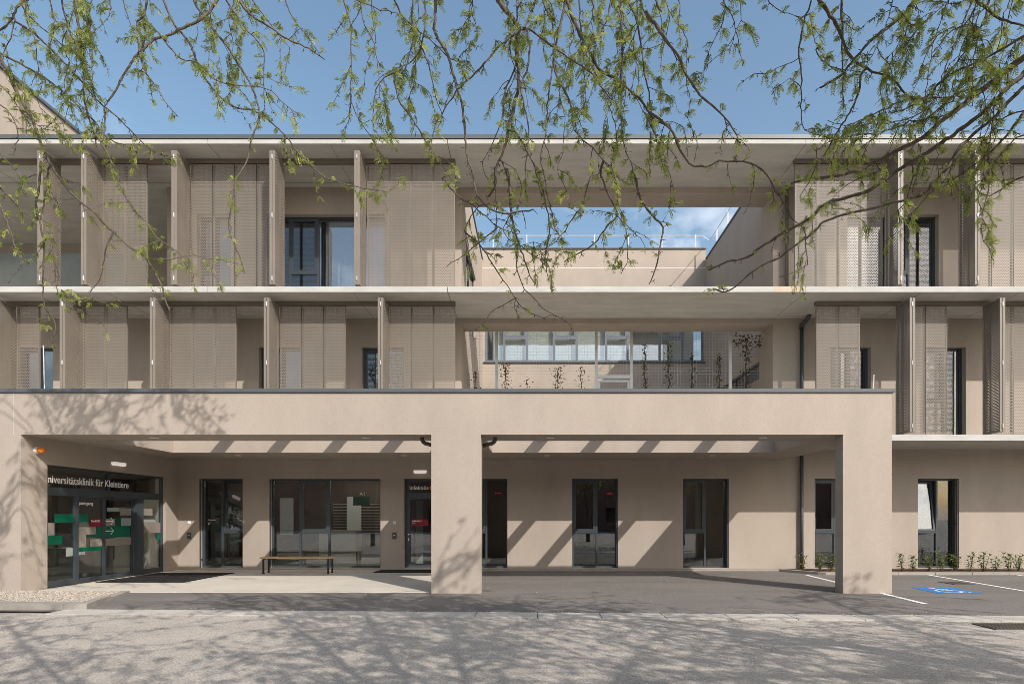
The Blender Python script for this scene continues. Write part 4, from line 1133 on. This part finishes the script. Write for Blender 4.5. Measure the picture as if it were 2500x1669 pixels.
mid = [
 (P(Z7,'460,-50 530,90 620,180 700,240 780,310 850,380 900,400 970,400'), 2.0, .8),
 (P(Z7,'765,-50 750,120 745,190 790,280 840,370 870,480 900,580 930,690 945,830 960,1000 1000,1130')+P(Z3,'235,130 300,230 430,295 560,280 650,265'), 3.6, .5),
 (P(Z7,'1130,-50 1220,80 1290,160 1300,190 1285,330 1295,450 1300,560 1270,690 1230,850 1190,1010 1150,1100 1140,1230 1100,1281'), 5.6, .45),
 (P(Z7,'1290,-50 1288,60 1292,160'), 3.2, .6),
 (P(Z7,'1425,-50 1350,150 1305,190'), 3.6, .6),
 (P(Z7,'1330,185 1210,270 1120,360 1050,440 960,530 900,590 830,690 760,820 740,900 720,990'), 2.6, .7),
 (P(Z7,'1360,185 1460,260 1560,330 1680,410 1780,490 1850,580 1900,650'), 2.6, .6),
 (P(Z7,'1605,-50 1580,120 1550,250 1525,370 1540,480 1580,570 1640,680 1650,790 1690,890 1780,960 1850,1050 1900,1120 1960,1250'), 2.8, .9),
 (P(Z7,'1600,-40 1640,100 1700,230 1760,350 1820,450 1920,510 2000,570 2080,640 2140,720 2200,790 2280,820 2320,890 2349,960'), 4.4, .7),
 (P(Z7,'2170,-50 2200,20 2230,80'), 4.0, 1.5),
 (P(Z7,'1980,-50 2050,90 2080,200 2100,330 2120,480 2150,650 2170,800 2200,930 2230,1050 2250,1130'), 2.4, .9),
 (P(Z7,'1950,-50 1970,180 1975,340 1965,520 1965,700 1970,830 1985,950 2030,1060 2060,1180 2090,1280'), 2.4, 1.0),
 (P(Z7,'1690,-50 1700,170 1740,360 1800,480 1850,600 1900,730 1930,850 1940,980'), 2.0, 1.0),
 (P(Z7,'140,-50 180,80 210,200 205,330 205,470 205,600 220,700 270,800 330,880 370,960 430,1050 440,1100'), 1.8, 1.2),
 (P(Z7,'205,640 200,740 140,800'), 1.0, .3),
 (P(Z7,'610,-50 600,150 620,270 630,400 610,560 570,680 600,760'), 1.8, 1.0),
 (P(Z7,'680,-50 690,120 680,200 660,320 600,400 500,465 420,510 370,590 350,720 350,850'), 1.9, .7),
 (P(Z7,'490,470 490,560 530,680 600,770 650,850 720,960 780,1050 840,1140 900,1230'), 1.9, .9),
 (P(Z7,'1005,-50 960,130 955,250 985,340'), 1.3, 1.2),
 (P(Z7,'1350,190 1370,300 1360,430 1310,560 1330,680 1360,800 1360,950 1340,1100 1350,1280'), 2.4, .8),
 (P(Z7,'1280,420 1240,520 1200,640 1190,770 1150,880 1100,1000 1060,1060 1080,1150'), 2.0, .5),
 (P(Z7,'1280,860 1350,980 1400,1080 1430,1200 1450,1281'), 2.0, .7),
 (P(Z7,'1530,380 1500,560 1480,740 1470,880 1440,1020 1470,1180 1490,1281'), 1.8, .8),
 (P(Z7,'660,300 710,420 740,540 770,680 800,760 760,850'), 1.7, 1.0),
 (P(Z7,'180,-40 300,30 440,70 540,110 640,230'), 1.5, .7),
 (P(Z7,'2190,170 2250,250 2310,340 2349,400'), 2.4, .7),
 (P(Z7,'1180,1040 1220,1130 1240,1230 1230,1281'), 2.2, .7),
 (P(Z3,'455,-30 480,120 490,260 510,390 540,500 580,620 620,730 660,795'), 3.0, .45),
 (P(Z3,'370,-30 375,150 385,300 380,460'), 2.0, .6),
 (P(Z3,'0,40 80,140 180,210 280,290 370,370 460,420 540,440'), 1.7, .5),
 (P(Z3,'670,-30 710,130 740,250 760,380 750,480 730,600 755,770'), 2.3, .6),
 (P(Z3,'730,60 750,220 790,310 820,400 840,480'), 1.3, .6),
 (P(Z3,'1050,30 1020,150 990,240 920,330 870,410 800,490 700,560 620,640'), 1.5, .8),
 (P(Z3,'1120,-10 1160,120 1210,220 1240,300 1180,370 1120,450 1040,540 940,590 860,640'), 2.8, .6),
 (P(Z3,'1235,300 1320,390 1400,470 1440,520'), 1.4, .8),
 (P(Z3,'1360,20 1380,100 1400,180 1450,260 1510,330 1560,390 1550,480 1530,600 1500,710 1470,800'), 3.0, .6),
 (P(Z3,'1240,310 1300,400 1310,520 1310,640 1265,720'), 1.5, 1.1),
 (P(Z3,'260,240 200,320 160,420 190,520 190,600'), 1.3, .6),
 (P(Z3,'380,400 270,490 150,590 30,660'), 1.8, .25),
 (P(Z3,'160,430 250,500 330,610 400,720 460,800 520,890 570,960 650,1010 720,1025 770,1015'), 1.7, .5),
 (P(Z3,'540,500 520,620 540,730 590,830 650,890 720,970 780,1000 840,1035'), 1.7, .25),
 (P(Z3,'520,890 440,940 350,990 300,1060 240,1115'), 1.3, .4),
 (P(Z3,'480,300 430,420 470,470 560,520 640,500 740,520'), 1.1, 1.6),
 (P(Z3,'600,560 660,600 740,560 850,560 960,560'), 1.0, 1.8),
 (P(Z7,'1440,-40 1480,70 1520,160 1530,260'), 1.8, 1.3),
 (P(Z7,'1760,-40 1800,90 1850,160 1960,180'), 1.7, 1.3),
 (P(Z7,'1900,-40 1880,120 1800,250 1760,330'), 1.9, 1.1),
 (P(Z7,'2080,-40 2130,100 2190,170'), 2.2, 1.1),
]
right = [
 (P(Z8,'-60,70 0,160 60,250 130,340 180,440 240,550 320,640 400,710 470,790 520,860 540,915'), 3.6, .6),
 (P(Z8,'-40,715 60,790 120,860 160,960 220,1040 320,1065 400,1030 500,1025 600,1040 680,1080 740,1160 780,1250')+P(Z4,'1150,130 1210,240 1270,340 1340,400 1355,500 1365,660'), 2.7, .8),
 (P(Z8,'440,-50 435,130 380,240 340,330 310,460 290,540'), 1.4, 1.0),
 (P(Z8,'435,10 490,100 510,180 490,280 465,350'), 1.3, .9),
 (P(Z8,'535,-50 545,130 520,180'), 1.2, 1.3),
 (P(Z8,'690,-50 770,60 850,90 930,110 980,90'), 1.2, 1.1),
 (P(Z8,'1010,-50 960,100 930,220 910,350 930,470 930,600 930,740 950,830 1060,870'), 2.1, .9),
 (P(Z8,'1010,-50 1090,70 1150,150 1190,250 1220,330 1270,390 1350,440 1450,480 1540,530 1600,600 1690,670 1740,690'), 4.2, .55),
 (P(Z8,'1185,-50 1190,150 1190,300 1195,450 1195,600 1200,690'), 2.8, .7),
 (P(Z8,'1690,-50 1600,70 1550,120 1450,200 1370,260 1300,340 1230,420 1180,480 1100,530 1050,560'), 4.4, .3),
 (P(Z8,'1320,460 1290,600 1240,720 1170,820 1100,950 1050,1030 990,1130 920,1250'), 2.6, .6),
 (P(Z8,'2420,310 2200,480 2050,590 1920,700 1800,790 1700,880 1560,950 1400,1030 1280,1090 1150,1120 1000,1135 880,1160'), 6.5, .8),
 (P(Z8,'2420,400 2250,560 2100,700 1980,800 1850,890 1750,960 1600,1050 1480,1130 1350,1220')+P(Z4,'1500,220 1400,320 1250,400 1100,490 950,600 800,640 670,690'), 5.4, .55),
 (P(Z8,'2420,190 2230,300 2100,380 1950,440 1830,510 1750,600 1600,690 1500,720'), 3.0, 1.2),
 (P(Z8,'2050,-50 1950,170 1900,300 1850,430 1800,540 1740,650'), 2.0, 1.1),
 (P(Z8,'2145,-50 2090,140 2000,290 1930,390 1860,470 1820,540'), 2.4, 1.0),
 (P(Z8,'1990,-40 2120,60 2200,120 2420,180'), 3.6, .8),
 (P(Z8,'2420,490 2250,650 2150,760 2030,850 1930,950 1850,1080 1750,1180 1680,1250')+P(Z4,'1540,330 1430,410 1300,510 1180,600 1050,660 950,730 860,810 770,850 720,835'), 4.0, .45),
 (P(Z8,'2420,600 2290,800 2200,900 2100,1000 1960,1100 1850,1180'), 3.4, 1.3),
 (P(Z8,'2160,620 2150,760 2130,900 2120,1050 2130,1160'), 1.8, 1.2),
 (P(Z8,'1900,620 1750,620 1600,640 1450,700 1300,770 1180,800 1100,770'), 1.8, 2.2),
 (P(Z8,'1850,740 1650,770 1480,830 1300,860 1120,900 1030,960'), 1.8, 2.2),
 (P(Z8,'1740,690 1600,760 1450,790 1350,790 1200,830'), 1.6, 1.8),
 (P(Z8,'1570,110 1640,155 1720,140 1790,80 1850,10'), 1.5, 1.4),
 (P(Z8,'1700,160 1640,230 1570,330 1530,400'), 1.4, 2.2),
 (P(Z5,'1090,-20 1090,200 1060,320 1050,440 1100,540'), 1.6, 1.8),
 (P(Z5,'700,110 660,280 620,330 640,420 540,490'), 1.5, 1.6),
 (P(Z5,'520,120 420,160 300,240 270,340'), 1.4, 1.4),
 (P(Z5,'900,90 850,180 780,240 720,310 660,370'), 1.5, 1.8),
 (P(Z5,'1271,150 1180,190 1130,230 1060,240 960,140'), 1.8, 1.8),
 (P(Z8,'1900,640 1800,690 1720,790 1690,870 1640,930'), 1.5, 2.0),
 (P(Z8,'2349,380 2260,420 2180,470 2050,500 1950,560'), 2.0, 1.8),
 (P(Z8,'2040,60 1990,130 1940,180 1900,170'), 1.5, 1.8),
 (P(Z8,'2400,700 2300,720 2200,760 2130,860 2080,880'), 1.8, 1.8),
 (P(Z8,'2400,850 2300,880 2230,960 2140,1060 2080,1150'), 1.8, 1.8),
 (P(Z8,'1050,300 1010,240 980,100'), 1.2, 1.2),
 (P(Z8,'1020,320 1080,400 1150,430 1200,450 1340,460'), 1.6, .9),
 (P(Z8,'910,370 840,410 770,440 715,470'), 1.0, 1.0),
 (P(Z8,'930,560 860,500 800,540 745,570'), 1.0, 1.4),
]

def strand(x, ln, dx):
    pts = [(x, -40)]
    while pts[-1][1] < ln:
        px, py = pts[-1]
        pts.append((px + dx + random.uniform(-22, 22), py + random.uniform(38, 60)))
    return pts
for x, ln, dx in ((1150,200,-6),(1240,330,4),(1330,260,3),(1395,420,5),(1450,300,-8),(1480,470,6),(1520,250,5),(1560,390,-4),(1600,300,6),(1640,360,8),(1010,230,-5),(905,210,-8),(870,300,5)):
    mid.append((strand(x, ln, dx), 1.2, 1.3))
for x, ln, dx in ((2480,330,-14),(2430,250,-12),(2330,210,-10),(2250,190,-8),(2390,420,-10),(2485,480,-7),(2200,140,-10)):
    right.append((strand(x, ln, dx), 1.2, 1.6))
for x, ln, dx in ((60,260,4),(170,330,5),(245,220,-4),(330,190,6),(480,260,8),(560,170,8)):
    left.append((strand(x, ln, dx), 1.2, 1.4))

def frond(mb, c, d, l):
    """a feathery pinnate leaf: paired leaflets on a drooping rachis"""
    d = d.normalized(); side = d.cross(Vector((random.uniform(-.5,.5), random.uniform(-.5,.5), 1)))
    if side.length < .05: side = Vector((1,0,0))
    side.normalize(); nrm = side.cross(d)
    n = 7
    for i in range(1, n+1):
        f_ = i/n
        b = c + d*l*f_ + Vector((0,0,-0.35*l*f_*f_))
        ll = l*0.36*(1-abs(f_-0.5)*0.8); w = l*0.085
        for sg in (1, -1):
            t_ = (side*sg*0.85 + d*0.5 + nrm*random.uniform(-.3,.3)).normalized()
            k = len(mb.v)
            e = b + t_*ll
            wv = d*w
            mb.v += [tuple(b), tuple(b+t_*ll*.5+wv), tuple(e), tuple(b+t_*ll*.5-wv)]
            mb.f.append((k, k+1, k+2, k+3))

def smooth_path(pts, step=0.05):
    out_ = []
    n = len(pts)
    for i in range(n-1):
        p0 = pts[max(i-1,0)]; p1 = pts[i]; p2 = pts[i+1]; p3 = pts[min(i+2,n-1)]
        k = max(1, min(12, int((p2-p1).length/step)))
        for j in range(k):
            t = j/k
            out_.append(0.5*((2*p1) + (p2-p0)*t + (2*p0-5*p1+4*p2-p3)*t*t + (3*p1-p0-3*p2+p3)*t*t*t))
    out_.append(pts[-1])
    return out_

def grow(mb, lb, path, rad, leafy, lsize, guard=False):
    """twigs, spurs and leaf tufts along a branch path"""
    acc = 0; nxt = random.uniform(0.02, 0.08)*lsize/.12
    for i in range(1, len(path)):
        seg = path[i]-path[i-1]; acc += seg.length
        if acc < nxt: continue
        acc = 0; nxt = random.uniform(0.04, 0.11)*lsize/.12
        p = path[i]; d = seg.normalized() if seg.length > 1e-6 else Vector((0,0,-1))
        v = Vector((random.uniform(-1,1), random.uniform(-1,1), random.uniform(-.9,.6)))
        v = (v - d*v.dot(d)*0.6).normalized()
        long_ = random.random() < 0.20*leafy
        k_ = lsize/.09
        if guard and not guard(p + v*.25): continue
        if long_:                                    # a side twig that droops and carries its own tufts
            tw = [p]; dd = (v*.8 + d*.5).normalized()
            for _ in range(random.randint(4, 11)):
                dd = (dd + Vector((random.uniform(-.35,.35), random.uniform(-.35,.35), random.uniform(-.42,.12)))).normalized()
                nx = tw[-1] + dd*0.045*k_
                if guard and not guard(nx): break
                tw.append(nx)
            if len(tw) < 3: continue
            mb.tube(tw, [0.0040*k_*(1-.6*j/len(tw)) for j in range(len(tw))], 4, cap=False)
            spots = [(q, dd) for q in tw[1:]]
        else:
            ln = random.uniform(.010,.035)*k_
            e = p + (v + d*.3)*ln
            mb.tube([p, e], [0.0042*k_, 0.003*k_], 4)
            spots = [(e, v)]
        for s_, dv0 in spots:
            r_ = random.random()
            if not guard and r_ < .55:               # a knobbly fan of short fruiting spurs
                for _ in range(random.randint(1,4)):
                    sv = (dv0*.6 + Vector((random.uniform(-1,1), random.uniform(-1,1), random.uniform(-1,.6)))).normalized()
                    mb.tube([s_, s_+sv*random.uniform(.02,.05)*k_], [0.0026*k_, 0.0020*k_], 4)
            if random.random() > (0.52 if long_ else 0.72)*min(max(leafy,.4),1.25): continue
            big = random.uniform(.55, 1.0)
            for _ in range(random.randint(3, 7)):
                dv = dv0 + Vector((random.uniform(-1,1), random.uniform(-1,1), random.uniform(-.8,.9)))
                frond(lb, s_, dv, lsize*big*random.uniform(.5,1.05))

def tree(name, label, tloc, trunk, limbs, branches, Ybase, Yvar, lsize, crown):
    T = thing(name, label, 'tree', tloc, 'honey locust trees along the road')
    m = MB(); m.tube(smooth_path([Vector(p) for p in trunk], .3), [0.14 - 0.05*i/max(1,len(smooth_path([Vector(p) for p in trunk], .3))-1) for i in range(len(smooth_path([Vector(p) for p in trunk], .3)))], 12)
    m.build('trunk', M['bark'], T, smooth=True)
    nodes = []
    for lp in limbs:
        pp = smooth_path([Vector(p) for p in lp], .25)
        m = MB(); m.tube(pp, [0.045*(1-0.75*i/(len(pp)-1))+0.008 for i in range(len(pp))], 8)
        m.build('limb', M['bark'], T, smooth=True); nodes += pp[len(pp)//4:]
    done = []
    for (pts, r0, leafy) in branches:
        x0, y0 = pts[0]
        edge = x0 < 8 or y0 < 8 or x0 > 2492
        Y0 = Ybase + random.uniform(-Yvar, Yvar)
        if not edge and done:
            best = min(done, key=lambda q: (q[0]-x0)**2 + (q[1]-y0)**2)
            Y0 = best[2]
            if (best[0]-x0)**2 + (best[1]-y0)**2 < 26**2: pts = [(best[0], best[1])] + pts
        sl_ = random.uniform(-0.35, 0.35)
        w = []
        for i, (px, py) in enumerate(pts):
            f_ = i/(len(pts)-1)
            Y = Y0 + sl_*f_ + (random.uniform(-.04,.04) if i else 0)
            w.append(at(px, py, Y)); done.append((px, py, Y))
        path = smooth_path(w, 0.045)
        s = F/Y0
        rr = r0*1.08/s
        jit = [Vector((random.gauss(0,.0035), random.gauss(0,.0035), random.gauss(0,.0035))) for _ in path]
        path = [p + j if k else p for k, (p, j) in enumerate(zip(path, jit))]
        rad = [max(0.0024, rr*(1 - 0.62*i/(len(path)-1)))*random.uniform(.9,1.12) for i in range(len(path))]
        m = MB(); lb = MB()
        if edge:
            q = min(nodes, key=lambda n_: (n_-path[0]).length)
            ext = [q, q.lerp(path[0], .5)+Vector((0,0,.15)), path[0]]
            m.tube(smooth_path(ext, .2)+[path[1]], rr*1.15, 7)
        m.tube(path, rad, 6)
        grow(m, lb, path, rad, leafy, lsize)
        bo = m.build('branch', M['bark'], T, smooth=True)
        if lb.f: lb.build('leaves', M['leaf'], bo)
    # the part of the crown above and behind the camera
    def free(e):
        if in_frame(e, 60): return False
        # keeps to the height that leaves the canopy front in the sun, as in the photo
        dy = (YF - e[1])/1.06
        xl = e[0] - 0.85*dy
        return e[2] - dy < (1.5 if -2.6 < xl < -0.6 or xl > 6.0 else 0.35) or xl < -7.6
    for k in range(crown):
        m = MB(); lb = MB()
        for q in range(13):
            p = random.choice(nodes); a_ = random.random()*6.28
            d = Vector((math.cos(a_), math.sin(a_), random.uniform(-.15,.35)))
            path = [p.copy()]
            for i in range(random.randint(10, 20)):
                d = (d + Vector((random.uniform(-.3,.3), random.uniform(-.3,.3), random.uniform(-.22,.14)))).normalized()
                nx = path[-1] + d*0.13
                if not free(nx): break
                path.append(nx)
            if len(path) < 3: continue
            m.tube(path, [0.016*(1-.7*i/len(path)) for i in range(len(path))], 5)
            grow(m, lb, path, None, 1.0, 0.11, guard=free)
        if not m.f: continue
        bo = m.build('branch', M['bark'], T)
        if lb.f: lb.build('leaves', M['leaf'], bo)

tree('honey_locust_tree', 'honey locust branches with fresh leaves hanging into the left third of the view', (-8.8, 3.4, 0),
     [(-8.8,3.4,-0.05),(-8.75,3.45,2.0),(-8.6,3.5,4.6)],
     [[(-8.6,3.5,4.5),(-8.2,5.0,7.0),(-7.4,7.0,8.6),(-6.4,7.6,9.2)], [(-8.6,3.5,4.5),(-7.0,4.4,6.8),(-5.0,6.4,8.6),(-3.6,7.2,9.0)], [(-8.6,3.5,4.5),(-7.5,5.2,5.9),(-6.9,6.5,6.1),(-7.7,7.8,5.2),(-8.5,8.6,4.3)], [(-8.6,3.5,4.5),(-6.6,2.6,6.0),(-4.2,2.6,6.6)]],
     left, 7.7, 0.5, 0.106, 7)
tree('honey_locust_tree', 'honey locust branches hanging in long strands down the middle of the view', (3.4, -2.2, 0),
     [(3.4,-2.2,-0.05),(3.35,-2.1,1.8),(3.2,-1.8,3.2)],
     [[(3.2,-1.8,3.1),(2.2,.8,4.8),(.8,3.0,5.9),(-.4,4.2,6.3)], [(3.2,-1.8,3.1),(2.6,1.2,5.0),(2.2,3.4,6.0),(1.9,4.3,6.3)], [(3.2,-1.8,3.1),(0.8,-0.6,4.6),(-1.6,1.2,5.6),(-3.0,2.4,6.0)], [(3.2,-1.8,3.1),(4.6,-0.6,4.8),(6.0,0.8,5.6)], [(3.2,-1.8,3.1),(1.0,-2.6,4.8),(-1.6,-2.0,5.8),(-3.4,-.6,6.4)], [(3.2,-1.8,3.1),(5.0,-2.8,4.8),(7.2,-2.6,5.8)], [(3.2,-1.8,3.1),(3.6,0.2,5.0),(4.0,2.6,6.4),(3.6,5.0,7.1)]],
     mid, 4.9, 0.35, 0.080, 33)
tree('honey_locust_tree', 'honey locust with heavy limbs and dense fresh leaves slanting in from the right', (8.4, 2.0, 0),
     [(8.4,2.0,-0.05),(8.3,2.05,1.8),(8.0,2.2,3.2)],
     [[(8.0,2.2,3.1),(6.6,3.2,4.5),(5.4,4.0,5.2),(4.5,4.4,5.5)], [(8.0,2.2,3.1),(6.0,3.0,5.0),(3.6,4.0,6.1),(1.9,4.4,6.4)], [(8.0,2.2,3.1),(6.4,3.6,4.2),(5.0,4.4,4.8)], [(8.0,2.2,3.1),(6.8,.6,4.8),(5.2,-.8,5.8)], [(8.0,2.2,3.1),(9.0,1.0,5.0),(9.8,-.4,6.0)], [(8.0,2.2,3.1),(9.4,3.6,4.8),(10.8,5.4,6.0)]],
     right, 4.7, 0.3, 0.079, 20)
